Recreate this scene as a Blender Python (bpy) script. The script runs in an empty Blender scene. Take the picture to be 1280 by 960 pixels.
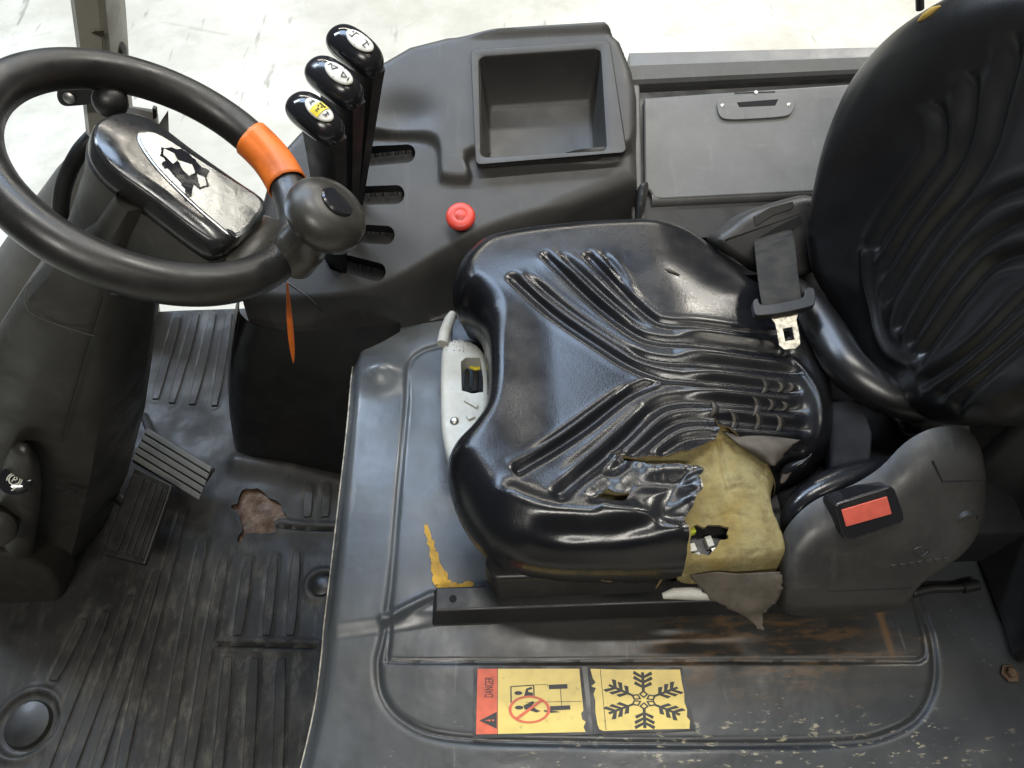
import bpy, bmesh, math, random
import numpy as np
from mathutils import Vector, Matrix
random.seed(7)
rng = np.random.default_rng(7)
scene = bpy.context.scene

# ------------------------------------------------------------------ camera
F = 950.0                      # focal length in photograph pixels (1280 wide)
PITCH, ROLL, DIST = math.radians(55), math.radians(-2), 0.95
CAM = np.array([0, -DIST * math.cos(PITCH), DIST * math.sin(PITCH)])
cd = bpy.data.cameras.new('camera')
cd.sensor_width = 36.0
cd.lens = F * 36.0 / 1280.0
cd.clip_start, cd.clip_end = 0.02, 200
cam = bpy.data.objects.new('camera', cd)
scene.collection.objects.link(cam)
MROT = Matrix.Rotation(math.pi / 2 - PITCH, 4, 'X') @ Matrix.Rotation(ROLL, 4, 'Z')
cam.matrix_world = Matrix.Translation(Vector(CAM)) @ MROT
scene.camera = cam
RM = np.array(MROT.to_3x3())

# ------------------------------------------------------------------ world, lamps, exposure
w = bpy.data.worlds.new('World')
scene.world = w
w.use_nodes = True
w.node_tree.nodes['Background'].inputs[0].default_value = (0.86, 0.93, 1.0, 1)
w.node_tree.nodes['Background'].inputs[1].default_value = 0.07
scene.view_settings.view_transform = 'Standard'
scene.view_settings.look = 'None'
scene.view_settings.gamma = 1
scene.view_settings.exposure = 0.22


def lamp(name, loc, size, power, col=(1, .97, .9), aim=(0, .2, -.2)):
    ld = bpy.data.lights.new(name, 'AREA')
    ld.shape = 'RECTANGLE'
    ld.size, ld.size_y = size
    ld.energy = power
    ld.color = col
    o = bpy.data.objects.new(name, ld)
    scene.collection.objects.link(o)
    o.location = loc
    o.rotation_euler = (0, 0, 0)      # hall tubes hang level and shine straight down
    return o


# rows of ceiling tubes of the hall
lamp('ceiling_lamp', (-1.0, 2.6, 3.6), (3.0, 1.5), 165, (.56, .73, 1.0))  # no tube: wide bluish source standing in for a skylight, for the seat's sheen
lamp('ceiling_lamp', (2.6, 2.4, 3.6), (1.5, .2), 150, (1, .95, .85))
lamp('ceiling_lamp', (-3.4, 2.6, 3.6), (2.4, .6), 190, (.74, .86, 1))
lamp('ceiling_lamp', (-.3, -2.9, 3.8), (1.9, .28), 120, (1, .96, .88))
lamp('ceiling_lamp', (.35, .75, 3.6), (1.7, .12), 55, (1, .97, .9))  # extra tube, added so the seat rolls catch crisp streaks
lamp('ceiling_lamp', (2.2, -1.6, 3.8), (1.6, .3), 30, (1, .93, .8))
lamp('ceiling_lamp', (0, 6.0, 4.0), (6, .5), 260, (1, .93, .80))

# ------------------------------------------------------------------ helpers: pixels to points


def ray(x, y):
    return RM @ np.array([(x - 640) / F, -(y - 480) / F, -1.0])


def pz(x, y, z):
    d = ray(x, y)
    return CAM + d * ((z - CAM[2]) / d[2])


def py_(x, y, Y):
    d = ray(x, y)
    return CAM + d * ((Y - CAM[1]) / d[1])


def ppl(x, y, n, k):           # plane n.p = k
    d = ray(x, y)
    n = np.asarray(n, float)
    return CAM + d * ((k - n @ CAM) / (n @ d))


def psurf(x, y, zf, it=14):    # height field z = zf(x, y)
    z = 0.0
    for i in range(it):
        p = pz(x, y, z)
        z = .5 * z + .5 * float(zf(np.array([p[0]]), np.array([p[1]]))[0])
    return pz(x, y, z)


def cr(pts, n=8, closed=True):
    P = np.array(pts, float)
    out = []
    m = len(P)
    rngk = range(m) if closed else range(m - 1)
    for i in rngk:
        if closed:
            a, b, c, d = P[i - 1], P[i], P[(i + 1) % m], P[(i + 2) % m]
        else:
            a, b, c, d = P[max(i - 1, 0)], P[i], P[i + 1], P[min(i + 2, m - 1)]
        for t in np.linspace(0, 1, n, endpoint=False):
            out.append(.5 * (2 * b + (c - a) * t + (2 * a - 5 * b + 4 * c - d) * t * t + (3 * b - a - 3 * c + d) * t ** 3))
    if not closed:
        out.append(P[-1])
    return np.array(out)


def seg_dist(X, Y, poly, closed, cut=None):
    P = np.asarray(poly, float)[:, :2]
    if cut:
        lo, hi = P.min(0) - cut, P.max(0) + cut
        k = (X > lo[0]) & (X < hi[0]) & (Y > lo[1]) & (Y < hi[1])
        d, q = np.full(X.shape, 1e3), np.full(X.shape, .5)
        if k.any():
            d[k], q[k] = seg_dist(X[k], Y[k], P, closed)
        return d, q
    Q = np.roll(P, -1, 0) if closed else P[1:]
    A = P if closed else P[:-1]
    best = np.full(X.shape, 1e9)
    par = np.zeros(X.shape)
    n = len(A)
    for i in range(n):
        ax, ay = A[i]
        dx, dy = Q[i] - A[i]
        l2 = dx * dx + dy * dy + 1e-14
        t = np.clip(((X - ax) * dx + (Y - ay) * dy) / l2, 0, 1)
        d = np.hypot(X - ax - t * dx, Y - ay - t * dy)
        k = d < best
        best = np.where(k, d, best)
        par = np.where(k, (i + t) / n, par)
    return best, par


def sdf(X, Y, poly):
    P = np.asarray(poly, float)[:, :2]
    d, _ = seg_dist(X, Y, P, True)
    ins = np.zeros(X.shape, bool)
    n = len(P)
    for i in range(n):
        x1, y1 = P[i]
        x2, y2 = P[(i + 1) % n]
        c = (y1 > Y) != (y2 > Y)
        xi = (x2 - x1) * (Y - y1) / (y2 - y1 + 1e-15) + x1
        ins ^= c & (X < xi)
    return np.where(ins, -d, d)


def sm(a, b, x):
    t = np.clip((x - a) / (b - a), 0, 1)
    return t * t * (3 - 2 * t)


_nz = {}


def vnoise(X, Y, s, seed=0):
    g = _nz.setdefault(seed, np.random.default_rng(seed + 100).random((64, 64)))
    x, y = X * s + 1000, Y * s + 1000
    xi, yi = np.floor(x).astype(int), np.floor(y).astype(int)
    fx, fy = x - xi, y - yi
    fx, fy = fx * fx * (3 - 2 * fx), fy * fy * (3 - 2 * fy)
    G = lambda i, j: g[i % 64, j % 64]
    return (G(xi, yi) * (1 - fx) + G(xi + 1, yi) * fx) * (1 - fy) + (G(xi, yi + 1) * (1 - fx) + G(xi + 1, yi + 1) * fx) * fy - .5


class GridZ:
    """a height function sampled once on a grid, then read by interpolation"""
    def __init__(s, zf, x0, x1, y0, y1, res=.003):
        s.x0, s.y0, s.r = x0, y0, res
        xs, ys = np.arange(x0, x1, res), np.arange(y0, y1, res)
        X, Y = np.meshgrid(xs, ys, indexing='ij')
        s.Z = zf(X.ravel(), Y.ravel()).reshape(X.shape)

    def __call__(s, X, Y):
        u = np.clip((X - s.x0) / s.r, 0, s.Z.shape[0] - 1.001)
        v = np.clip((Y - s.y0) / s.r, 0, s.Z.shape[1] - 1.001)
        i, j = u.astype(int), v.astype(int)
        u, v = u - i, v - j
        Z = s.Z
        return (Z[i, j] * (1 - u) + Z[i + 1, j] * u) * (1 - v) + (Z[i, j + 1] * (1 - u) + Z[i + 1, j + 1] * u) * v


def jag(poly, amp, n=5, seed=1):
    """roughen a traced outline (in pixels)"""
    r = np.random.default_rng(seed)
    P = np.array(poly, float)
    out = []
    for i in range(len(P)):
        a, b = P[i], P[(i + 1) % len(P)]
        k = max(1, int(np.linalg.norm(b - a) / n))
        for j in range(k):
            out.append(a + (b - a) * j / k + (r.normal(0, amp, 2) if j else 0))
    return np.array(out)


# ------------------------------------------------------------------ helpers: objects
def empty(name, loc, label=None, cat=None, group=None):
    o = bpy.data.objects.new(name, None)
    scene.collection.objects.link(o)
    o.location = Vector(loc)
    o.empty_display_size = .05
    if label:
        tag(o, label, cat, group)
    return o


def tag(o, label, cat, group=None, kind=None):
    if label:
        o['label'] = label
    if cat:
        o['category'] = cat
    if group:
        o['group'] = group
    if kind:
        o['kind'] = kind
    return o


def wloc(o):
    v = Vector(o.location)
    while o.parent:
        o = o.parent
        v += o.location
    return v


def build(name, verts, faces, m, parent=None, smooth=True, angle=40, bevel=None, solid=None, subsurf=0):
    V = np.asarray(verts, float)
    org = np.array([V[:, 0].mean(), V[:, 1].mean(), V[:, 2].min()])
    me = bpy.data.meshes.new(name)
    me.from_pydata((V - org).tolist(), [], [tuple(int(i) for i in f) for f in faces])
    me.update()
    bm = bmesh.new()
    bm.from_mesh(me)
    bmesh.ops.recalc_face_normals(bm, faces=bm.faces)
    bm.to_mesh(me)
    bm.free()
    me.materials.append(m)
    o = bpy.data.objects.new(name, me)
    scene.collection.objects.link(o)
    if parent:
        o.parent = parent
        o.location = Vector(org) - wloc(parent)
    else:
        o.location = Vector(org)
    if smooth:
        me.polygons.foreach_set('use_smooth', [True] * len(me.polygons))
        if angle:
            me.set_sharp_from_angle(angle=math.radians(angle))
    if solid:
        md = o.modifiers.new('solid', 'SOLIDIFY')
        md.thickness = solid
        md.offset = 0
    if bevel:
        md = o.modifiers.new('bevel', 'BEVEL')
        md.width = bevel
        md.segments = 4
        md.limit_method = 'ANGLE'
        md.angle_limit = math.radians(35)
        if smooth:
            me.polygons.foreach_set('use_smooth', [True] * len(me.polygons))
            wn = o.modifiers.new('wn', 'WEIGHTED_NORMAL')
            wn.keep_sharp = False
    if subsurf:
        md = o.modifiers.new('sub', 'SUBSURF')
        md.levels = md.render_levels = subsurf
    return o


def frames(P):
    P = np.asarray(P, float)
    T = np.gradient(P, axis=0)
    T /= np.linalg.norm(T, axis=1)[:, None] + 1e-12
    u = np.cross(T[0], [0, 0, 1.0])
    if np.linalg.norm(u) < 1e-3:
        u = np.cross(T[0], [1.0, 0, 0])
    u /= np.linalg.norm(u)
    U = []
    for t in T:
        u = u - t * (u @ t)
        u /= np.linalg.norm(u)
        U.append(u.copy())
    U = np.array(U)
    return T, U, np.cross(T, U)


def tube(name, P, r, m, parent=None, n=16, cap=True, closed=False, sq=None, **k):
    """r: radius or list of radius; sq: (a, b) scales of the section"""
    P = np.asarray(P, float)
    R = np.full(len(P), r) if np.isscalar(r) else np.asarray(r, float)
    T, U, W = frames(P)
    a, b = sq or (1, 1)
    V, Fc = [], []
    for i in range(len(P)):
        for j in range(n):
            t = 2 * math.pi * j / n
            V.append(P[i] + R[i] * (a * math.cos(t) * U[i] + b * math.sin(t) * W[i]))
    L = len(P)
    for i in range(L if closed else L - 1):
        for j in range(n):
            i2, j2 = (i + 1) % L, (j + 1) % n
            Fc.append((i * n + j, i * n + j2, i2 * n + j2, i2 * n + j))
    if cap and not closed:
        Fc.append(tuple(range(n))[::-1])
        Fc.append(tuple((L - 1) * n + j for j in range(n)))
    return build(name, V, Fc, m, parent, **k)


def loft(name, loops, m, parent=None, cap=(True, True), closed=True, **k):
    n = len(loops[0])
    V = np.concatenate([np.asarray(l, float) for l in loops])
    Fc = []
    for i in range(len(loops) - 1):
        for j in range(n if closed else n - 1):
            j2 = (j + 1) % n
            Fc.append((i * n + j, i * n + j2, (i + 1) * n + j2, (i + 1) * n + j))
    if cap[0]:
        Fc.append(tuple(range(n))[::-1])
    if cap[1]:
        Fc.append(tuple((len(loops) - 1) * n + j for j in range(n)))
    return build(name, V, Fc, m, parent, **k)


def prism(name, pts, vec, m, parent=None, bevel=.003, **k):
    P = np.asarray(pts, float)
    return loft(name, [P, P + np.asarray(vec, float)], m, parent, bevel=bevel, **k)


def lathe(name, base, axis, prof, m, parent=None, n=40, **k):
    """prof: list of (radius, height along the axis)"""
    ax = np.asarray(axis, float)
    ax /= np.linalg.norm(ax)
    u = np.cross(ax, [0, 1, 0.1])
    u /= np.linalg.norm(u)
    v = np.cross(ax, u)
    t = np.linspace(0, 2 * math.pi, n, endpoint=False)
    C = np.cos(t)[:, None] * u + np.sin(t)[:, None] * v
    loops = [np.asarray(base) + max(r, 1e-5) * C + h * ax for r, h in prof]
    return loft(name, loops, m, parent, **k)


def flat(name, pts, m, parent=None, thick=.0004, nrm=(0, 0, 1)):
    """a thin printed or cut piece"""
    P = np.asarray(pts, float)
    return loft(name, [P, P + np.asarray(nrm) * thick], m, parent, smooth=False)


def hfield(name, outline, zf, res, m, parent=None, holes=(), skirt=None, hskirt=None, hmat=None, hname='edge', tuck=0, **k):
    O = np.asarray(outline, float)[:, :2]
    x0, y0 = O.min(0) - res * 2
    x1, y1 = O.max(0) + res * 2
    xs, ys = np.arange(x0, x1, res), np.arange(y0, y1, res)
    X, Y = np.meshgrid(xs, ys, indexing='ij')

    def S(X, Y):
        s = sdf(X, Y, O)
        for h in holes:
            s = np.maximum(s, -sdf(X, Y, h))
        return s
    s = S(X, Y)
    sc = .25 * (s[:-1, :-1] + s[1:, :-1] + s[:-1, 1:] + s[1:, 1:])
    keep = sc < 0
    nx, ny = X.shape
    idx = np.arange(nx * ny).reshape(nx, ny)
    ii, jj = np.nonzero(keep)
    Fq = np.stack([idx[ii, jj], idx[ii + 1, jj], idx[ii + 1, jj + 1], idx[ii, jj + 1]], 1)
    E = np.concatenate([Fq[:, [0, 1]], Fq[:, [1, 2]], Fq[:, [2, 3]], Fq[:, [3, 0]]])
    key = np.sort(E, 1)
    kk = key[:, 0].astype(np.int64) * (nx * ny) + key[:, 1]
    u, inv, cnt = np.unique(kk, return_inverse=True, return_counts=True)
    bE = E[cnt[inv] == 1]
    bv = np.unique(bE)
    PX, PY = X.ravel().copy(), Y.ravel().copy()
    for it in range(3):
        bx, by = PX[bv], PY[bv]
        e = res * .1
        s0 = S(bx, by)
        gx = (S(bx + e, by) - S(bx - e, by)) / (2 * e)
        gy = (S(bx, by + e) - S(bx, by - e)) / (2 * e)
        g = np.hypot(gx, gy) + 1e-9
        st = np.clip(s0, -res, res)
        PX[bv] = bx - st * gx / g
        PY[bv] = by - st * gy / g
    used = np.unique(Fq)
    remap = -np.ones(nx * ny, int)
    remap[used] = np.arange(len(used))
    VX, VY = PX[used], PY[used]
    VZ = zf(VX, VY)
    V = np.stack([VX, VY, VZ], 1)
    Fq = remap[Fq]
    bE = remap[bE]
    so = np.abs(sdf(V[bE[:, 0], 0], V[bE[:, 0], 1], O)) < res * .9
    if len(holes) == 0:
        so[:] = True
    faces = Fq.tolist()
    extra = []

    def drop(edges, zfun, tk):
        vv = np.unique(edges)
        mp = {int(a): i for i, a in enumerate(vv)}
        B = V[vv].copy()
        if tk:
            e = res * .2
            gx = (S(B[:, 0] + e, B[:, 1]) - S(B[:, 0] - e, B[:, 1])) / (2 * e)
            gy = (S(B[:, 0], B[:, 1] + e) - S(B[:, 0], B[:, 1] - e)) / (2 * e)
            g = np.hypot(gx, gy) + 1e-9
            B[:, 0] -= tk * gx / g
            B[:, 1] -= tk * gy / g
        B[:, 2] = zfun(B[:, 2])
        return vv, mp, B
    if skirt is not None and so.any():
        ed = bE[so]
        vv, mp, B = drop(ed, (lambda z: np.minimum(skirt, z)) if np.isscalar(skirt) else skirt, tuck)
        off = len(V)
        V = np.concatenate([V, B])
        faces += [[b, a, off + mp[int(a)], off + mp[int(b)]] for a, b in ed]
    hole_geo = None
    if hskirt is not None and (~so).any():
        ed = bE[~so]
        vv, mp, B = drop(ed, lambda z: z - hskirt, 0)
        top = V[vv]
        n0 = len(vv)
        hole_geo = (np.concatenate([top, B]), [[mp[int(b)], mp[int(a)], n0 + mp[int(a)], n0 + mp[int(b)]] for a, b in ed])
    o = build(name, V, faces, m, parent, **k)
    if hole_geo:
        build(hname, hole_geo[0], hole_geo[1], hmat or m, o)
    return o


# ------------------------------------------------------------------ materials
def rgb(*c):
    return (c[0], c[1], c[2], 1)


class NT:
    def __init__(s, name):
        s.m = bpy.data.materials.new(name)
        s.m.use_nodes = True
        s.t = s.m.node_tree
        s.b = s.t.nodes['Principled BSDF']
        s.tc = s.t.nodes.new('ShaderNodeTexCoord')
        s.geo = None

    def n(s, typ, **kw):
        q = s.t.nodes.new(typ)
        for k_, v in kw.items():
            setattr(q, k_, v)
        return q

    def l(s, a, b):
        s.t.links.new(a, b)

    def world(s):
        if not s.geo:
            s.geo = s.n('ShaderNodeNewGeometry')
        return s.geo.outputs['Position']

    def noise(s, scale, detail=4, rough=.55, stretch=None, co=None):
        q = s.n('ShaderNodeTexNoise')
        q.inputs['Scale'].default_value = scale
        q.inputs['Detail'].default_value = detail
        q.inputs['Roughness'].default_value = rough
        src = co or s.world()
        if stretch:
            mp = s.n('ShaderNodeMapping')
            mp.inputs['Scale'].default_value = stretch
            s.l(src, mp.inputs[0])
            src = mp.outputs[0]
        s.l(src, q.inputs['Vector'])
        return q.outputs['Fac']

    def voro(s, scale, feature='F1', stretch=None, rnd=1):
        q = s.n('ShaderNodeTexVoronoi', feature=feature)
        q.inputs['Scale'].default_value = scale
        q.inputs['Randomness'].default_value = rnd
        src = s.world()
        if stretch:
            mp = s.n('ShaderNodeMapping')
            mp.inputs['Scale'].default_value = stretch
            s.l(src, mp.inputs[0])
            src = mp.outputs[0]
        s.l(src, q.inputs['Vector'])
        return q.outputs['Distance']

    def ramp(s, fac, a, b, lo=0., hi=1.):
        q = s.n('ShaderNodeMapRange')
        q.interpolation_type = 'SMOOTHSTEP'
        q.inputs['From Min'].default_value = a
        q.inputs['From Max'].default_value = b
        q.inputs['To Min'].default_value = lo
        q.inputs['To Max'].default_value = hi
        s.l(fac, q.inputs['Value'])
        return q.outputs[0]

    def math(s, op, a, b):
        q = s.n('ShaderNodeMath', operation=op)
        for i, v in enumerate((a, b)):
            if isinstance(v, (int, float)):
                q.inputs[i].default_value = v
            else:
                s.l(v, q.inputs[i])
        return q.outputs[0]

    def mix(s, fac, a, b):
        q = s.n('ShaderNodeMix', data_type='RGBA')
        if isinstance(fac, (int, float)):
            q.inputs[0].default_value = fac
        else:
            s.l(fac, q.inputs[0])
        for i, v in ((6, a), (7, b)):
            if isinstance(v, tuple):
                q.inputs[i].default_value = rgb(*v)
            else:
                s.l(v, q.inputs[i])
        return q.outputs[2]

    def near(s, c, r0, r1, scale=(1, 1, 1), warp=.0):
        """mask: 1 within r0 of c, 0 beyond r1 (world metres)"""
        mp = s.n('ShaderNodeMapping')
        mp.inputs['Location'].default_value = [-c[i] * scale[i] for i in range(3)]
        mp.inputs['Scale'].default_value = scale
        s.l(s.world(), mp.inputs[0])
        q = s.n('ShaderNodeVectorMath', operation='LENGTH')
        s.l(mp.outputs[0], q.inputs[0])
        v = q.outputs['Value']
        if warp:
            v = s.math('ADD', v, s.math('MULTIPLY', s.math('SUBTRACT', s.noise(30, 5), .5), warp))
        return s.ramp(v, r0, r1, 1, 0)

    def bump(s, h, strength=.3, dist=.001, prev=None):
        q = s.n('ShaderNodeBump')
        q.inputs['Strength'].default_value = strength
        q.inputs['Distance'].default_value = dist
        s.l(h, q.inputs['Height'])
        if prev is not None:
            s.l(prev, q.inputs['Normal'])
        return q.outputs[0]

    def out(s, col=None, rough=None, nrm=None, metal=0, spec=.5, **kw):
        for nm, v in (('Base Color', col), ('Roughness', rough), ('Normal', nrm), ('Metallic', metal), ('Specular IOR Level', spec)):
            if v is None:
                continue
            if isinstance(v, tuple):
                s.b.inputs[nm].default_value = rgb(*v)
            elif isinstance(v, (int, float)):
                s.b.inputs[nm].default_value = v
            else:
                s.l(v, s.b.inputs[nm])
        for k_, v in kw.items():
            s.b.inputs[k_].default_value = v
        return s.m


def plastic(name, c, c2=None, rough=.45, grain=700, gs=.25, gd=.0004, dust=.35, dustcol=None, blotch=9, spec=.5, specks=.0, scr=.0, rv=.12):
    t = NT(name)
    c2 = c2 or tuple(v * 1.6 for v in c)
    col = t.mix(t.ramp(t.noise(blotch, 6, .62), .38, .72, 0, dust), c, dustcol or c2)
    col = t.mix(t.ramp(t.noise(blotch * 9, 5, .6), .45, .75, 0, dust * .6), col, c2)
    if specks:
        sp = t.ramp(t.voro(110), .02, .06, 1, 0)
        sp = t.math('MULTIPLY', sp, t.ramp(t.noise(12, 3), .5, .62))
        col = t.mix(t.math('MULTIPLY', sp, specks), col, (.42, .4, .34))
    if scr:
        sc = t.ramp(t.noise(60, 3, .5, stretch=(1, .12, .3)), .64, .7)
        sc2 = t.ramp(t.noise(70, 3, .5, stretch=(.15, 1, .3)), .66, .72)
        col = t.mix(t.math('MULTIPLY', t.math('MAXIMUM', sc, sc2), scr), col, tuple(min(1, v * 3.5 + .02) for v in c))
    r = t.ramp(t.noise(blotch * 2.2, 6, .65), .32, .68, rough - rv, rough + rv)
    nr = t.bump(t.noise(grain, 2, .5), gs, gd)
    return t.out(col, r, nr, spec=spec)


def simple(name, c, rough=.5, metal=0, spec=.5, var=.25, scale=40, bump=.15):
    t = NT(name)
    col = t.mix(t.ramp(t.noise(scale, 5), .35, .7), c, tuple(v * (1 - var) for v in c))
    return t.out(col, rough, t.bump(t.noise(scale * 12, 2), bump, .0004), metal=metal, spec=spec)


M = {}
M['console'] = plastic('console_plastic', (.034, .0335, .0315), (.06, .058, .053), rough=.5, grain=1100, gs=.35, dust=.22, specks=.3, scr=.08, rv=.04)
M['lid'] = plastic('lid_plastic', (.115, .115, .112), (.15, .15, .147), rough=.42, grain=900, gs=.2, dust=.6, specks=.4, blotch=12, scr=.05, rv=.06)
M['black'] = plastic('black_plastic', (.012, .012, .0125), rough=.45, grain=900, gs=.25, dust=.3)
M['column'] = plastic('column_plastic', (.021, .020, .0165), (.042, .040, .031), rough=.46, grain=1000, gs=.4, dust=.5, scr=.12, blotch=7)
M['rubber'] = plastic('wheel_rubber', (.0125, .0122, .0115), (.027, .026, .023), rough=.38, grain=1200, gs=.25, dust=.35, scr=.06)
M['knob'] = plastic('knob_plastic', (.022, .0205, .0165), (.05, .046, .037), rough=.36, grain=900, gs=.2, dust=.4, scr=.1)
M['deep'] = plastic('deep_black', (.0055, .0055, .0058), rough=.5, grain=900, gs=.2, dust=.2)
M['matte'] = plastic('matte_black', (.010, .010, .011), rough=.8, grain=900, gs=.3, dust=.2, spec=.2)
M['gloss'] = plastic('gloss_black', (.012, .012, .014), rough=.14, grain=500, gs=.03, dust=.15)
M['podcap'] = plastic('pod_cap_plastic', (.014, .014, .015), (.035, .034, .03), rough=.2, grain=700, gs=.08, gd=.0004, dust=.4, scr=.1)
M['cover'] = plastic('belt_cover', (.024, .0235, .022), rough=.46, grain=1100, gs=.3, dust=.35, scr=.1)
M['cowl'] = plastic('cowl_plastic', (.075, .073, .064), (.11, .105, .09), rough=.45, grain=800, gs=.2, dust=.5)
M['pillar'] = plastic('pillar_paint', (.20, .19, .155), (.27, .255, .21), rough=.45, grain=300, gs=.1, dust=.5, scr=.1)
M['grey'] = plastic('grey_handle', (.42, .42, .38), (.30, .29, .25), rough=.5, grain=700, gs=.15, dust=.6, blotch=18)
M['red'] = simple('red_plastic', (.60, .05, .03), .42)
M['redbelt'] = simple('red_button', (.62, .11, .075), .5)
M['orange'] = simple('orange_vinyl', (.74, .165, .015), .5, var=.4, scale=26)
M['tan'] = simple('foam_backing', (.26, .19, .09), .9, var=.5, scale=120, bump=.5)
M['fabric'] = simple('cloth_backing', (.085, .072, .055), .9, var=.35, scale=45, bump=.4)
M['metal'] = simple('worn_steel', (.62, .58, .48), .35, metal=1, var=.6, scale=160, bump=.3)
M['screw'] = simple('screw_steel', (.45, .44, .42), .4, metal=1)
M['white'] = simple('white_print', (.72, .71, .64), .5, var=.2)
M['yel'] = simple('yellow_print', (.75, .60, .04), .5, var=.15)
M['ink'] = simple('black_print', (.02, .02, .018), .5)
M['sred'] = simple('red_print', (.62, .10, .04), .45, var=.2, scale=90)
M['brush'] = simple('brush_hair', (.012, .012, .012), .6)
M['gap'] = simple('dark_gap', (.006, .006, .006), .9)


def m_seat():
    t = NT('seat_vinyl')
    lea = t.math('ADD', t.math('MULTIPLY', t.voro(330, 'DISTANCE_TO_EDGE', (1, .6, 1)), 1.0), t.math('MULTIPLY', t.noise(260, 4, .6), .9))
    n1 = t.bump(t.noise(75, 3, .5, stretch=(1, .45, 1)), .05, .0014)
    n2 = t.bump(lea, .16, .0006, n1)
    col = t.mix(t.ramp(t.noise(14, 5), .4, .75), (.0058, .0062, .0078), (.0105, .0105, .011))
    dust = t.math('MULTIPLY', t.ramp(t.voro(240), .02, .07, 1, 0), t.ramp(t.noise(22, 3), .56, .66))
    col = t.mix(t.math('MULTIPLY', dust, .25), col, (.3, .28, .24))
    r = t.ramp(t.noise(18, 5, .6), .3, .7, .20, .29)
    return t.out(col, r, n2, spec=.45)


def m_back():
    t = NT('backrest_vinyl')
    n2 = t.bump(t.noise(420, 3, .6), .15, .0006)
    col = t.mix(t.ramp(t.noise(10, 5), .4, .75), (.0050, .0050, .0053), (.0085, .0082, .0078))
    r = t.ramp(t.noise(16, 5, .6), .3, .7, .31, .40)
    return t.out(col, r, n2, spec=.75)


def m_foam():
    t = NT('yellow_foam')
    c = t.mix(t.ramp(t.noise(26, 6, .65), .35, .7), (.29, .25, .125), (.235, .195, .088))
    c = t.mix(t.ramp(t.noise(10, 5), .46, .66, 0, .8), c, (.24, .16, .035))
    c = t.mix(t.ramp(t.noise(48, 7, .75), .44, .66, 0, .75), c, (.16, .125, .06))
    c = t.mix(t.ramp(t.noise(7, 6, .7), .52, .70, 0, .55), c, (.15, .12, .07))
    pore = t.ramp(t.voro(420), .08, .2, 1, 0)
    c = t.mix(t.math('MULTIPLY', t.math('MULTIPLY', pore, t.ramp(t.noise(40, 4), .45, .6)), .6), c, (.10, .075, .03))
    nb = t.bump(t.noise(500, 4, .7), .4, .0008)
    return t.out(c, .92, t.bump(t.noise(140, 8, .8), .8, .0035, nb), spec=.12)


def m_hood():
    t = NT('hood_plastic')
    c = t.mix(t.ramp(t.noise(7, 6, .6), .35, .7), (.054, .062, .070), (.074, .083, .091))
    c = t.mix(t.ramp(t.noise(45, 6, .7), .45, .75, 0, .5), c, (.040, .045, .050))
    # grime where boots slide along the near edge and beside the seat
    g = t.near((.36, -.48, -.2), .20, .50, (.55, 1, 1), .14)
    c = t.mix(t.math('MULTIPLY', g, .85), c, (.019, .020, .020))
    g2 = t.near((.17, -.275, -.2), .03, .09, (.22, 1, 1), .05)
    c = t.mix(t.math('MULTIPLY', g2, .75), c, (.024, .021, .017))
    # rust-brown rubbed streaks
    st = t.ramp(t.noise(70, 6, .65, stretch=(.3, 1, 1)), .46, .62)
    b = t.math('MULTIPLY', t.near((.30, -.268, -.2), .02, .095, (.36, 1, 1), .07), st)
    c = t.mix(t.math('MULTIPLY', b, .85), c, (.095, .058, .029))
    b2 = t.math('MULTIPLY', t.near((.26, -.40, -.2), .02, .06, (.16, 1, 1), .06), t.ramp(t.noise(150, 5, .6, stretch=(.4, 1, 1)), .58, .66))
    c = t.mix(t.math('MULTIPLY', b2, .7), c, (.36, .31, .2))
    b3 = t.near((.461, -.24, -.2), .002, .008, (1, .1, 1), .006)
    c = t.mix(t.math('MULTIPLY', b3, .6), c, (.17, .09, .03))
    chip = t.math('MULTIPLY', t.ramp(t.voro(120, stretch=(.5, 1, 1)), .07, .12, 1, 0), t.ramp(t.noise(16, 4), .5, .58))
    chip = t.math('MULTIPLY', chip, t.near((.4, -.5, -.2), .1, .33, (.4, 1, 1), .1))
    c = t.mix(t.math('MULTIPLY', chip, .4), c, (.45, .42, .32))
    sp = t.math('MULTIPLY', t.ramp(t.voro(75), .025, .045, 1, 0), t.ramp(t.noise(9, 3), .5, .58))
    c = t.mix(t.math('MULTIPLY', sp, .8), c, (.4, .4, .36))
    sc = t.ramp(t.noise(55, 4, .5, stretch=(1, .1, 1)), .66, .72)
    c = t.mix(t.math('MULTIPLY', sc, .3), c, (.16, .165, .165))
    r = t.ramp(t.noise(12, 6), .3, .7, .27, .45)
    nb = t.bump(t.noise(650, 2), .2, .0004)
    return t.out(c, r, t.bump(t.noise(14, 3), .25, .006, nb), spec=.5)


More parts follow.
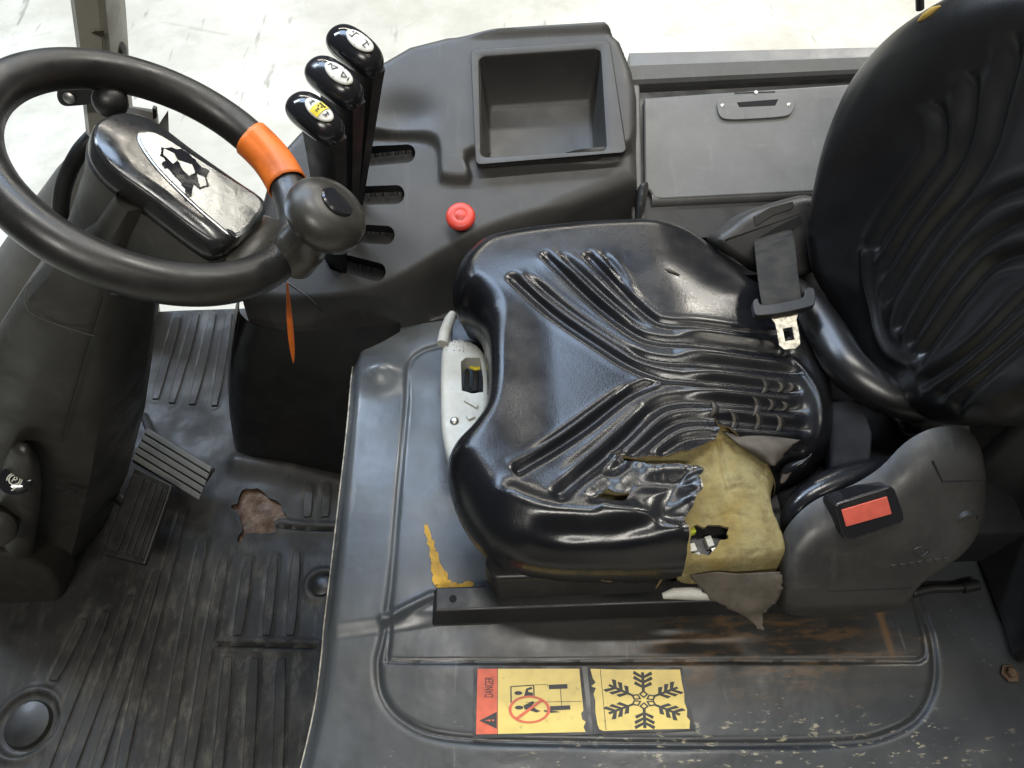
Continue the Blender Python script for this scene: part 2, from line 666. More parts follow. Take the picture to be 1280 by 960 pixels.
def m_mat():
    t = NT('mat_rubber')
    c = t.mix(t.ramp(t.noise(8, 6, .65), .35, .7), (.015, .015, .0152), (.027, .0265, .025))
    d = t.ramp(t.noise(26, 7, .7, stretch=(1, .3, 1)), .50, .68)
    c = t.mix(t.math('MULTIPLY', d, .32), c, (.062, .064, .054))
    d3 = t.math('MULTIPLY', t.ramp(t.noise(50, 7, .72, stretch=(1, .35, 1)), .48, .66), t.near((-.50, -.22, -.5), .12, .36, (.8, 1, 1), .2))
    c = t.mix(t.math('MULTIPLY', d3, .42), c, (.11, .105, .085))
    d2 = t.ramp(t.noise(30, 6, .7), .56, .7)
    c = t.mix(t.math('MULTIPLY', d2, .22), c, (.05, .036, .024))
    sp = t.math('MULTIPLY', t.ramp(t.voro(90), .02, .05, 1, 0), t.ramp(t.noise(14, 3), .52, .6))
    c = t.mix(t.math('MULTIPLY', sp, .6), c, (.3, .28, .22))
    r = t.ramp(t.noise(20, 6), .3, .7, .45, .75)
    nb = t.bump(t.noise(500, 3), .35, .0006)
    return t.out(c, r, t.bump(t.noise(30, 3, .5), .12, .0010, nb), spec=.4)


def m_rust():
    t = NT('rusty_steel')
    c = t.mix(t.ramp(t.noise(40, 6, .7), .4, .65), (.055, .027, .012), (.125, .083, .052))
    c = t.mix(t.ramp(t.noise(90, 5, .7), .5, .7), c, (.05, .02, .01))
    r = t.ramp(t.noise(50, 5), .3, .7, .35, .8)
    return t.out(c, r, t.bump(t.noise(160, 5, .7), .8, .0015), metal=.25)


def m_floor():
    t = NT('concrete')
    c = t.mix(t.ramp(t.noise(1.2, 7, .62), .35, .68), (.60, .58, .51), (.42, .40, .335))
    c = t.mix(t.ramp(t.noise(9, 7, .7), .45, .75, 0, .5), c, (.36, .345, .29))
    k = t.ramp(t.voro(2.1, 'DISTANCE_TO_EDGE', rnd=1), .0, .012, 1, 0)
    k = t.math('MULTIPLY', k, t.ramp(t.noise(5, 4), .5, .66))
    c = t.mix(t.math('MULTIPLY', k, .5), c, (.33, .30, .25))
    sc = t.ramp(t.noise(16, 5, .6, stretch=(1, .15, 1)), .63, .72)
    c = t.mix(t.math('MULTIPLY', sc, .75), c, (.24, .225, .19))
    return t.out(c, .5, t.bump(t.noise(80, 4), .2, .002), spec=.35)


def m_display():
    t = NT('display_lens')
    # silvered lens; the dark reflection on it is painted as separate black pieces
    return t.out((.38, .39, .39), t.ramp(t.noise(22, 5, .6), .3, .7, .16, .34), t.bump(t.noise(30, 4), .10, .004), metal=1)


def m_web():
    t = NT('belt_webbing')
    w_ = t.n('ShaderNodeTexWave', wave_type='BANDS')
    w_.inputs['Scale'].default_value = 260
    w_.inputs['Distortion'].default_value = .3
    t.l(t.world(), w_.inputs['Vector'])
    c = t.mix(t.ramp(t.noise(40, 5), .35, .7), (.020, .020, .019), (.040, .037, .031))
    return t.out(c, .75, t.bump(w_.outputs['Fac'], .35, .0005), spec=.3)


def m_paint():
    t = NT('yellow_spray')
    t.l(t.ramp(t.noise(190, 6, .7), .33, .42), t.b.inputs['Alpha'])
    return t.out(t.mix(t.ramp(t.noise(60, 5), .3, .7), (.55, .31, .015), (.36, .20, .012)), .6)


def m_sticker():
    t = NT('yellow_sticker')
    c = t.mix(t.ramp(t.noise(30, 6, .65), .4, .75), (.66, .50, .115), (.52, .39, .09))
    c = t.mix(t.ramp(t.noise(120, 6, .7), .62, .72, 0, .7), c, (.2, .15, .05))
    sc = t.ramp(t.noise(80, 3, .5, stretch=(.1, 1, 1)), .68, .73)
    c = t.mix(t.math('MULTIPLY', sc, .4), c, (.3, .23, .07))
    return t.out(c, .38, t.bump(t.noise(90, 3), .1, .0006))


M['seat'] = m_seat()
M['back'] = m_back()
M['foam'] = m_foam()
M['hood'] = m_hood()
M['mat'] = m_mat()
M['rust'] = m_rust()
M['floor'] = m_floor()
M['disp'] = m_display()
M['web'] = m_web()
M['paint'] = m_paint()
M['stick'] = m_sticker()

# ------------------------------------------------------------------ the hall floor
GZ = -1.15
o = build('ground', [(-14, -8, GZ), (14, -8, GZ), (14, 22, GZ), (-14, 22, GZ)], [(0, 1, 2, 3)], M['floor'], smooth=False)
o['kind'] = 'structure'
o['label'] = 'pale scuffed concrete hall floor beside the truck'

# ------------------------------------------------------------------ floor mat
MZ = -.50


def mp_(x, y, z=MZ):
    return pz(x, y, z)


mat_out = [(-1.05, -.62), (-.20, -.62), (-.20, .24), (-.30, .30), (-.36, .40), (-.40, .56), (-.58, .58), (-.95, .58), (-1.05, .40)]
hole_px = jag([(303, 614), (322, 611), (340, 624), (352, 632), (360, 650), (346, 652), (343, 656), (350, 664), (338, 668), (318, 667), (308, 668),
               (301, 682), (297, 676), (303, 666), (304, 660), (300, 646), (288, 634), (298, 630)], 1.2, 5, 5)
rust_hole = [mp_(*p)[:2] for p in hole_px]
RIBS = [[(229, 641), (178, 832), (146, 985)], [(255, 676), (233, 783), (200, 985)], [(281, 698), (262, 795), (232, 985)], [(311, 702), (297, 794)], [(343, 698), (333, 794)], [(371, 692), (363, 794)],
        [(285, 822), (270, 985)], [(318, 824), (309, 985)], [(352, 824), (347, 985)], [(196, 716), (148, 870), (112, 985)], [(165, 745), (118, 880), (78, 985)], [(132, 765), (90, 870), (45, 985)], [(104, 775), (66, 850)],
        [(246, 393), (214, 503)], [(267, 393), (240, 505)], [(287, 393), (268, 507)], [(222, 397), (194, 498)], [(386, 614), (384, 646)], [(408, 614), (406, 646)]]
slit = [mp_(271, 806)[:2], mp_(330, 807)[:2], mp_(392, 809)[:2]]
slit2 = [mp_(350, 658)[:2], mp_(380, 661)[:2], mp_(420, 662)[:2]]
plug1, plug2 = mp_(34, 905), mp_(402, 731)


RIBX = [np.array([mp_(*p)[:2] for p in r]) for r in RIBS]


def mat_z(X, Y):
    z = MZ + .004 * vnoise(X, Y, 7, 1) 
    # the toe board climbs towards the front of the truck
    z = z + .0 * X
    for rb in RIBX:
        d, _ = seg_dist(X, Y, rb, False, .03)
        z = z - .0022 * (1 - sm(.009, .0125, d))
    for s_, w_ in ((slit, .0035), (slit2, .003)):
        d, _ = seg_dist(X, Y, s_, False, .06)
        z = z - .008 * np.exp(-(d / w_) ** 2) + .004 * np.exp(-((d - .008) / .006) ** 2)
    for p, r in ((plug1, .052), (plug2, .026)):
        d = np.hypot(X - p[0], Y - p[1])
        z = z + .005 * np.exp(-((d - r) / .006) ** 2) - .006 * (1 - sm(r - .008, r - .002, d))
    dh = sdf(X, Y, rust_hole)
    z = z + .002 * np.exp(-(dh / .010) ** 2)
    # bulge of the mat against the console foot
    d, _ = seg_dist(X, Y, [mp_(300, 580)[:2], mp_(360, 590)[:2], mp_(440, 612)[:2]], False, .06)
    z = z + .022 * np.exp(-(d / .022) ** 2)
    return z


mat = hfield('floor_mat', mat_out, mat_z, .0032, M['mat'], holes=[rust_hole], skirt=MZ - .03, hskirt=.0045, hmat=M['mat'], hname='torn_edge', angle=70)
for rb in RIBX:
    C3 = cr(rb, 4, False) if len(rb) > 2 else np.array([rb[0] * (1 - t) + rb[1] * t for t in np.linspace(0, 1, 6)])
    T2 = np.gradient(C3, axis=0)
    T2 /= np.linalg.norm(T2, axis=1)[:, None]
    N2 = np.stack([-T2[:, 1], T2[:, 0]], 1)
    hw, lps = .0085, []
    for i_, (c, n2) in enumerate(zip(C3, N2)):
        zz = MZ + .004 * float(vnoise(c[:1], c[1:], 7, 1)[0])
        k_ = .75 if i_ in (0, len(C3) - 1) else 1
        lps.append([(*(c - n2 * hw * k_), zz - .006), (*(c - n2 * hw * k_), zz + .0006), (*(c - n2 * (hw * k_ - .0014)), zz + .0018), (*(c + n2 * (hw * k_ - .0014)), zz + .0018), (*(c + n2 * hw * k_), zz + .0006), (*(c + n2 * hw * k_), zz - .006)])
    loft('rib', lps, M['mat'], mat, angle=25)
tag(mat, 'worn ribbed black rubber mat with dusty footprints in the footwell', 'floor mat')
pl = build('floor_plate', [(-1.05, -.62, MZ - .007), (-.2, -.62, MZ - .007), (-.2, .24, MZ - .007), (-.55, .26, MZ - .007), (-.6, .5, MZ - .007), (-1.05, .5, MZ - .007)],
           [(0, 1, 2, 3, 4, 5)], M['rust'], smooth=False)
tag(pl, 'rusty steel floor plate showing through the torn mat', 'floor plate')
for p, r, lb in ((plug1, .036, 'large round rubber plug set in the mat corner'), (plug2, .02, 'small round rubber plug beside the engine cover edge')):
    o = lathe('floor_plug', (p[0], p[1], MZ - .010), (0, 0, 1), [(r, 0), (r, .008), (r * .93, .012), (r * .6, .015), (r * .2, .016), (0, .016)], M['rubber'])
    tag(o, lb, 'plug', 'rubber plugs in the mat')

# ------------------------------------------------------------------ engine cover
HZ = -.20


def hp(x, y, z=HZ):
    return pz(x, y, z)


lip = [hp(*p)[:2] for p in [(440, 436), (436, 480), (428, 560), (416, 660), (404, 760), (392, 860), (380, 920), (366, 975)]]
contour = cr([hp(*p)[:2] for p in [(560, 432), (528, 443), (513, 462), (508, 520), (499, 620), (489, 740), (478, 800), (472, 830), (478, 870), (505, 902),
                                   (560, 922), (700, 928), (900, 930), (1050, 928), (1110, 918), (1150, 893), (1168, 850), (1165, 800), (1150, 755), (1138, 715), (1128, 690)]], 6, False)
inner = cr([hp(*p)[:2] for p in [(490, 765), (486, 800), (484, 822), (495, 827), (600, 827), (900, 826), (1120, 826), (1150, 824), (1157, 812), (1150, 775), (1138, 735)]], 6, False)
crease = [hp(*p)[:2] for p in [(482, 776), (500, 768), (540, 747), (575, 742)]]
hood_out = [(l[0], l[1]) for l in lip]
hood_out = [(hood_out[0][0] + .005, .262)] + hood_out + [(hood_out[-1][0] - .004, -.47), (.95, -.47), (.95, .30), (.1, .30)]


def hood_z(X, Y):
    z = np.full(X.shape, HZ)
    dl, _ = seg_dist(X, Y, lip, False, .06)
    z = z - .020 * (1 - sm(0, .028, dl)) ** 2                      # rolled front lip
    dn = Y + .47
    z = z - .03 * (1 - sm(0, .05, dn)) ** 2
    dc, _ = seg_dist(X, Y, contour, False, .06)
    z = z - .0042 * np.exp(-(dc / .0042) ** 2)
    di, _ = seg_dist(X, Y, inner, False, .06)
    z = z - .003 * np.exp(-(di / .0028) ** 2)
    # raised step from the rail end towards the front lip
    dk, _ = seg_dist(X, Y, crease, False, .06)
    z = z + .007 * np.exp(-(dk / .006) ** 2)
    yl = -.228 + .10 * np.clip((X + .12), -.2, .2)
    z = z + .009 * sm(-.012, .012, Y - yl) * (1 - sm(-.16, -.05, X)) * sm(-.27, -.24, X)
    # hump in the far front corner
    c = hp(478, 470)
    d = np.hypot((X - c[0]) / 1.0, (Y - c[1]) / .8)
    z = z + .022 * np.exp(-(d / .036) ** 2)
    return z + .0016 * vnoise(X, Y, 9, 4) * (1 - sm(-.1, -.06, X) * sm(.26, .22, X) * sm(-.40, -.38, Y) * sm(-.27, -.29, Y))


HG = GridZ(hood_z, -.35, .95, -.47, .3, .004)
hood = hfield('engine_cover', hood_out, hood_z, .0020, M['hood'], skirt=-.47, angle=60)
tag(hood, 'scuffed blue-grey moulded engine cover under the seat', 'engine cover')
# bare trim line along the worn lip
P = [np.array([*l, 0]) for l in lip]
tl = []
for a in cr(P, 6, False):
    z = float(HG(np.array([a[0]]), np.array([a[1]]))[0])
    tl.append((a[0] - .0005, a[1], z - .001))
tube('edge_trim', tl, [.0012 + .0016 * max(0, vnoise(np.array([i * .13]), np.array([0.]), 1, 9)[0] + .1) for i in range(len(tl))], simple('worn_edge', (.42, .39, .32), .7, var=.6, scale=90), hood, n=6)


def on_hood(x, y, dz=.0008):
    p = psurf(x, y, HG)
    return p + np.array([0, 0, dz])


# sprayed L mark
pm = empty('paint_mark', on_hood(555, 735), 'yellow sprayed corner mark on the engine cover by the rail', 'paint mark')
r_ = np.random.default_rng(3)
for q, (a, b, wd) in enumerate([((532, 656), (537, 674), 2.2), ((536, 671), (542, 690), 2.6), ((540, 687), (547, 708), 3.0), ((544, 704), (556, 737), 5.6), ((548, 722), (558, 737), 6.0), ((552, 734), (576, 733), 3.2), ((572, 734), (592, 731), 2.4)]):
    A, B = np.array(a, float), np.array(b, float)
    dv = (B - A) / np.linalg.norm(B - A)
    nv = np.array([-dv[1], dv[0]])
    K = 9
    L_, R_ = [], []
    for i in range(K):
        c = A + (B - A) * i / (K - 1)
        wv = 1.7 * wd * (.35 + .65 * math.sin(math.pi * (i + .7) / (K + .4))) * r_.uniform(.7, 1.25)
        L_.append(c + nv * wv)
        R_.append(c - nv * wv * r_.uniform(.7, 1.2))
    flat('stroke', [on_hood(p[0], p[1], .0009 + .0003 * q) for p in L_ + R_[::-1]], M['paint'], pm)

# stickers --------------------------------------------------------
def quad_map(c):
    c = np.array(c, float)           # tl, tr, br, bl

    def f(u, v):
        return (c[0] * (1 - u) + c[1] * u) * (1 - v) + (c[3] * (1 - u) + c[2] * u) * v
    return f


def sticker(name, corners, label, border=3):
    f = quad_map(corners)
    e = empty(name, on_hood(*f(.5, .5)), label, 'sticker', 'warning stickers on the engine cover')
    bz = .0012

    def part(nm, uv, m, lev=1):
        return flat(nm, [pz(*f(u, v), HZ + .0014 + .00035 * lev) for u, v in uv], m, e, .0002)
    return e, f, part


def strip(a, b, w0, w1=None):
    a, b = np.array(a, float), np.array(b, float)
    d = (b - a) / np.linalg.norm(b - a)
    n = np.array([-d[1], d[0]])
    w1 = w0 if w1 is None else w1
    return [a + n * w0, b + n * w1, b - n * w1, a - n * w0]


# danger sticker
e1, f1, part1 = sticker('danger_sticker', [(597, 836), (724, 836), (732, 915), (595, 918)], 'yellow and red danger sticker reading DANGER, beside the snowflake one')
part1('backing', [(-.04, -.05), (1.03, -.04), (1.035, 1.04), (-.03, 1.06)], M['black'], 0)
part1('yellow_field', [(.2, 0), (1, 0), (1.0, .30), (1.0, .66), (.975, .70), (.98, .8), (1.01, .84), (.985, .92), (1, 1), (.2, 1)], M['stick'], 1)
part1('red_band', [(0, 0), (.195, 0), (.195, 1), (0, 1)], M['sred'], 1)
part1('warning_triangle', [(.03, .79), (.19, .66), (.19, .92)], M['ink'], 2)
part1('exclamation_mark', [(.075, .79), (.13, .775), (.13, .805)], M['sred'], 3)
part1('exclamation_mark', [(.145, .778), (.165, .778), (.165, .802), (.145, .802)], M['sred'], 3)


def uvcirc(cx, cy, rx, ry, n=28, a0=0, a1=2 * math.pi):
    return [(cx + rx * math.cos(a0 + (a1 - a0) * i / n), cy + ry * math.sin(a0 + (a1 - a0) * i / n)) for i in range(n)]


part1('truck_outline', strip((.325, .28), (.325, .52), .006), M['ink'], 2)
part1('truck_outline', strip((.32, .275), (.545, .255), .006, .008), M['ink'], 2)
part1('truck_outline', strip((.545, .255), (.545, .46), .006), M['ink'], 2)
part1('truck_outline', strip((.55, .25), (.68, .245), .003), M['ink'], 2)
part1('truck_outline', strip((.68, .25), (.68, .28), .003), M['ink'], 2)
part1('truck_outline', strip((.80, .31), (.80, .58), .003), M['ink'], 2)
part1('truck_outline', strip((.46, .52), (.99, .515), .003), M['ink'], 2)
part1('wheel_symbol', [(.69, .25), (.87, .24), (.87, .31), (.69, .32)], M['ink'], 2)
part1('wheel_symbol', [(.69, .585), (.88, .575), (.88, .64), (.69, .655)], M['ink'], 2)
part1('driver_symbol', uvcirc(.395, .375, .038, .03), M['ink'], 2)
part1('driver_symbol', [(.45, .42), (.47, .31), (.52, .28), (.535, .31), (.49, .33), (.49, .36), (.535, .37), (.535, .43)], M['ink'], 2)
part1('pedestrian_symbol', uvcirc(.40, .60, .04, .03), M['ink'], 2)
part1('pedestrian_symbol', [(.44, .57), (.53, .50), (.545, .53), (.52, .57), (.56, .63), (.60, .66), (.56, .68), (.49, .64), (.45, .63)], M['ink'], 2)
part1('fork_symbol', [(.63, .645), (.75, .665), (.78, .68), (.70, .69), (.63, .665)], M['ink'], 2)
ring_o, ring_i = uvcirc(.495, .63, .195, .215, 40), uvcirc(.495, .63, .168, .185, 40)
V_ = [pz(*f1(u, v), HZ + .0014 + .00035 * 3.6) for u, v in ring_o + ring_i]
build('prohibition_ring', V_, [(i, (i + 1) % 40, 40 + (i + 1) % 40, 40 + i) for i in range(40)], M['sred'], e1, smooth=False)
part1('prohibition_bar', strip((.375, .77), (.615, .49), .016), M['sred'], 4)
# the word, turned to read up the red band
fc = bpy.data.curves.new('danger_text', 'FONT')
fc.body = 'DANGER'
fc.align_x, fc.align_y = 'CENTER', 'CENTER'
tmp = bpy.data.objects.new('tmp_text', fc)
scene.collection.objects.link(tmp)
bpy.context.view_layer.update()
me = bpy.data.meshes.new_from_object(tmp.evaluated_get(bpy.context.evaluated_depsgraph_get()))
tv = np.array([v.co[:2] for v in me.vertices])
tf = [tuple(p.vertices) for p in me.polygons]
bpy.data.objects.remove(tmp)
bpy.data.meshes.remove(me)
wd, ht = np.ptp(tv[:, 0]), np.ptp(tv[:, 1])
tv = tv - (tv.max(0) + tv.min(0)) / 2
V_ = []
for x, y in tv:
    u, v = .115 - y / ht * .085, .28 - x / wd * .31
    V_.append(pz(*f1(u, v), HZ + .0014 + .00035 * 2.8))
build('danger_word', V_, tf, M['ink'], e1, smooth=False)

# snowflake sticker
e2, f2, part2 = sticker('snowflake_sticker', [(738, 836), (850, 837), (863, 911), (742, 914)], 'yellow sticker with a black snowflake and ragged edges')
part2('backing', [(-.03, -.04), (1.03, -.04), (1.05, 1.03), (0, 1.05)], M['black'], 0)
L_ = [(.0, 0), (.3, .01), (1, 0), (.995, .2), (1.0, .4), (.985, .55), (1.0, .68), (.985, .8), (1.01, .86), (.99, 1), (.5, .995), (.10, 1), (.06, .97), (.045, .9), (.03, .7), (.035, .5), (.02, .4), (.05, .31), (.0, .28), (.05, .22), (.02, .15)]
part2('yellow_field', L_, M['stick'], 1)
part2('fold_line', strip((.11, .01), (.13, .99), .003), M['ink'], 2)
cx, cy = .555, .51
asp = .94
lv = 2
for k_ in range(6):
    a = math.radians(90 + 60 * k_ + 3)
    dx, dy = math.cos(a), math.sin(a)
    T = lambda r, s: (cx + (r * dx - s * dy) * asp, cy + (r * dy + s * dx) * 1.0)
    lv = 2 + k_ * .12
    part2('snowflake_arm', [T(.13, .016), T(.46, .018), T(.46, -.018), T(.13, -.016)], M['ink'], lv)
    for r0, ln in ((.20, .11), (.28, .12), (.36, .12)):
        for s in (1, -1):
            part2('snowflake_barb', [T(r0, s * .012), T(r0 + .045, s * .012), T(r0 + ln, s * (ln - .02)), T(r0 + ln - .05, s * (ln - .005))], M['ink'], lv + .06)
    part2('snowflake_core', [T(.03, 0), T(.10, .055), T(.165, 0), T(.13, -.0), T(.10, .03), T(.06, 0)], M['ink'], lv + .03)
    part2('snowflake_core', [T(.03, 0), T(.10, -.055), T(.165, 0), T(.13, .0), T(.10, -.03), T(.06, 0)], M['ink'], lv + .045)

# ------------------------------------------------------------------ operator seat
seat = empty('operator_seat', (.18, .02, HZ), 'black vinyl operator seat with torn cushion showing yellow foam', 'seat')
co = [(571, 388, -.06), (565, 364, -.06), (575, 333, -.05), (600, 308, -.045), (640, 294, -.04), (700, 286, -.04), (770, 281, -.04), (830, 280, -.04), (870, 286, -.04), (900, 301, -.04),
      (925, 321, -.04), (955, 340, -.03), (1000, 365, -.03), (1035, 400, -.03), (1052, 450, -.03), (1058, 500, -.03), (1050, 545, -.04), (1020, 578, -.05), (980, 598, -.05),
      (972, 625, -.05), (982, 655, -.06), (990, 685, -.07), (985, 708, -.09), (960, 722, -.10), (900, 728, -.10), (800, 732, -.10), (700, 731, -.10), (640, 722, -.10), (605, 703, -.10), (580, 668, -.095),
      (565, 628, -.085), (559, 592, -.07), (568, 566, -.06), (588, 546, -.06), (603, 523, -.06), (608, 490, -.06), (607, 450, -.06), (601, 420, -.06), (587, 401, -.06)]
cush_out = cr([pz(*p)[:2] for p in co], 5)


def sp(x, y, z=-.012):
    return pz(x, y, z)[:2]


GR = [  # (pixels along the groove, depth, half width, fade at ends)
    ([(634, 347), (690, 390), (745, 427), (790, 455), (840, 471), (930, 476), (1010, 482)], .0085, .0055, (.05, .05)),
    ([(652, 345), (720, 393), (785, 435), (825, 449), (900, 452), (1012, 458)], .0080, .0050, (.1, .05)),
    ([(676, 320), (730, 368), (790, 412), (822, 424), (870, 427), (1005, 435)], .0080, .0052, (.06, .05)),
    ([(699, 323), (750, 366), (788, 395), (815, 412)], .0055, .0048, (.12, .4)),
    ([(730, 321), (770, 358), (812, 394), (836, 403), (880, 405), (995, 411)], .0085, .0052, (.06, .05)),
    ([(751, 324), (770, 345), (790, 372)], .0045, .0048, (.3, .4)),
    ([(641, 595), (690, 562), (735, 531), (780, 495), (815, 479), (850, 474)], .0085, .0058, (.04, .3)),
    ([(690, 628), (735, 589), (780, 548), (815, 512), (845, 500), (900, 500), (1020, 505)], .0095, .0070, (.05, .05)),
    ([(752, 600), (800, 560), (835, 531), (865, 522), (920, 524), (1025, 528)], .0085, .0062, (.1, .05)),
    ([(812, 585), (838, 560), (868, 546), (920, 547), (1020, 550)], .0075, .0055, (.2, .05)),
]
GR = [(cr([sp(*p) for p in g], 6, False), d, w_, f) for g, d, w_, f in GR]
RD = [  # raised rolls
    ([(645, 340), (700, 378), (760, 420), (800, 444)], .0030, .006),
    ([(687, 322), (740, 366), (790, 404)], .0030, .006),
    ([(742, 322), (770, 350), (800, 380)], .0026, .006),
    ([(648, 583), (700, 545), (745, 512), (790, 480)], .0040, .006),
    ([(840, 412), (900, 414), (990, 421)], .0055, .0075), ([(840, 437), (900, 440), (1000, 446)], .0055, .0075),
    ([(850, 462), (1000, 468)], .0045, .007), ([(850, 487), (1010, 492)], .0055, .0075), ([(870, 511), (1015, 516)], .0055, .0075), ([(890, 536), (1010, 539)], .0055, .0075),
    ([(700, 600), (760, 548), (810, 505)], .0035, .010),
]
RD = [(cr([sp(*p) for p in g], 6, False), d, w_) for g, d, w_ in RD]
border = cr([sp(*p) for p in [(985, 432), (1008, 455), (1028, 485), (1034, 520), (1026, 545), (1000, 555), (975, 552)]], 6, False)
wr1 = cr([sp(*p, -.03) for p in [(655, 672), (710, 671), (770, 672), (830, 662), (856, 655)]], 6, False)
wr2 = cr([sp(*p, -.05) for p in [(640, 694), (700, 702), (790, 704), (858, 700)]], 6, False)
wr3 = cr([sp(*p, -.02) for p in [(755, 640), (790, 650), (840, 664)]], 6, False)
bol = cr([sp(*p, -.01) for p in [(640, 622), (690, 642), (760, 655), (850, 668)]], 6, False)
small_tear = [sp(*p, -.02) for p in jag([(745, 629), (752, 623), (760, 617), (768, 622), (777, 623), (786, 620), (782, 631), (771, 635), (757, 633)], .8, 4, 8)]


tear_px = [(888, 520), (897, 535), (908, 542), (935, 560), (968, 585), (990, 592), (1010, 620), (1015, 690), (1000, 760), (940, 770), (900, 765), (862, 760), (861, 730), (861, 700), (858, 672), (853, 655),
           (862, 643), (866, 632), (874, 622), (868, 608), (876, 598), (866, 592), (850, 592), (832, 591), (812, 590), (790, 585), (764, 574), (790, 579), (815, 578), (838, 576),
           (862, 570), (880, 562), (893, 552), (897, 543), (892, 530)]
tear = [sp(*p, -.025) for p in jag(tear_px, .9, 5, 2)]
TL = sp(838, 618, -.02)


def cush_base(X, Y):
    s = sdf(X, Y, cush_out)
    d = np.clip(-s, 0, None)
    yy = Y - .02
    R_, H_ = .044 - .018 * np.exp(-np.abs(yy / .10) ** 4) * sm(.12, .0, X), .075
    # the near flank is deeper and fuller
    R_ = R_ + .022 * sm(-.08, -.2, yy)
    t = np.clip(1 - d / R_, 0, 1)
    z = -H_ * (1 - np.sqrt(np.clip(1 - t ** 2.3, 0, 1)))
    dish = np.exp(-np.abs(yy / .155) ** 5)
    z = z - .014 * dish * sm(-.06, .06, X)
    z = z - .012 * sm(.22, .36, X)                 # falls towards the back
    # far rim dips where the belt cover stands
    z = z - .02 * sm(.20, .32, X) * sm(.12, .22, yy)
    return z


def cush_z(X, Y):
    z = cush_base(X, Y)
    for g, dp, wv, (f0, f1) in GR:
        d, par = seg_dist(X, Y, g, False, .06)
        fade = sm(0, f0, par) * sm(0, f1, 1 - par)
        z = z - .68 * dp * fade * np.exp(-np.abs(d / (wv * 1.12)) ** 1.7)
        z = z + .0007 * fade * np.exp(-((d - 2.1 * wv) / wv) ** 2)
    for g, dp, wv in RD:
        d, par = seg_dist(X, Y, g, False, .06)
        z = z + dp * sm(0, .35, par) * sm(0, .2, 1 - par) * np.exp(-(d / wv) ** 2)
    d, par = seg_dist(X, Y, border, False, .06)
    z = z + .003 * np.exp(-(d / .004) ** 2) - .010 * np.exp(-((d - .012) / .006) ** 2) * 0
    d, par = seg_dist(X, Y, wr1, False, .06)
    z = z - .010 * sm(0, .3, par) * np.exp(-(d / .012) ** 2)
    d, par = seg_dist(X, Y, wr2, False, .06)
    z = z - .006 * sm(0, .2, par) * np.exp(-(d / .007) ** 2)
    d, par = seg_dist(X, Y, wr3, False, .06)
    z = z + .006 * np.exp(-(d / .010) ** 2)
    d, par = seg_dist(X, Y, bol, False, .06)
    z = z + .006 * np.exp(-(d / .016) ** 2)
    dt, _ = seg_dist(X, Y, tear, True, .05)
    lift = np.exp(-(((X - TL[0]) / .045) ** 2 + ((Y - TL[1]) / .035) ** 2) ** 2)
    z = z + (.0016 + .0055 * lift) * (1 + .8 * vnoise(X, Y, 45, 15)) * np.exp(-(dt / (.0035 + .010 * lift)) ** 2)
    z = z - .006 * lift * np.exp(-((dt - .026) / .012) ** 2)
    d = np.abs(sdf(X, Y, small_tear))
    z = z - .004 * np.exp(-(d / .01) ** 2)
    z = z + .0030 * vnoise(X, Y, 20, 11) * sm(-.09, -.14, Y) + .0006 * vnoise(X, Y, 45, 12) * sm(0, -.10, Y)
    return z + .0006 * vnoise(X, Y, 14, 13)


CG = GridZ(cush_z, -.12, .46, -.28, .32, .0025)
cover = hfield('cushion_cover', cush_out, cush_z, .0019, M['seat'], seat, holes=[tear, small_tear], skirt=-.125, tuck=.012, hskirt=.0035, hmat=M['tan'], hname='torn_edge', angle=0)

# foam under the torn cover
foam_hole_px = jag([(863, 662), (870, 656), (880, 661), (884, 657), (898, 657), (911, 659), (908, 667), (912, 672), (900, 675), (897, 682), (888, 692), (875, 691), (864, 689)], .8, 4, 4)
foam_out = cr([sp(*p, -.03) for p in [(745, 630), (755, 580), (760, 560), (830, 556), (880, 530), (890, 515), (905, 530), (940, 552), (974, 580), (972, 605), (970, 628), (979, 652), (987, 680), (984, 694), (972, 704), (920, 706), (862, 706), (842, 680), (800, 655)]], 4)
foam_hole = [sp(*p, -.035) for p in foam_hole_px]
fold = cr([sp(*p, -.03) for p in [(898, 548), (903, 575), (908, 600), (911, 622)]], 5, False)


CRK = [cr([sp(*p, -.03) for p in g], 5, False) for g in ([(893, 550), (882, 575), (872, 600)], [(905, 615), (925, 608), (945, 612)], [(870, 640), (890, 648), (915, 640), (940, 650)], [(935, 690), (955, 684), (980, 690)], [(912, 556), (940, 580), (968, 598)])]


def foam_z(X, Y):
    z = cush_base(X, Y) - .007
    fo = sdf(X, Y, foam_out)
    # flat worn slab, sagging from the crease
    zz = np.maximum(z, -.060)
    zz = .25 * zz + .75 * (-.036 + .08 * (Y + .13))
    zz = np.minimum(zz, CG(X, Y) - .004)
    d, par = seg_dist(X, Y, fold, False, .06)
    zz = zz - .0045 * np.exp(-(d / .0022) ** 2) * sm(0, .2, 1 - par)
    for ck in CRK:
        d2, p2 = seg_dist(X, Y, ck, False, .03)
        zz = zz - .0022 * (1 + 1.5 * vnoise(X, Y, 90, 77)) * sm(0, .25, p2) * sm(0, .25, 1 - p2) * np.exp(-(d2 / .0024) ** 2)
    t = np.clip(1 + fo / .006, 0, 1)
    zz = zz - .006 * (1 - np.sqrt(1 - t ** 2))
    d, _ = seg_dist(X, Y, [sp(905, 607, -.03), sp(940, 598, -.03), sp(970, 600, -.03)], False)
    zz = zz + .003 * np.exp(-(d / .01) ** 2)
    return zz + .004 * vnoise(X, Y, 18, 21) + .0022 * vnoise(X, Y, 60, 22)


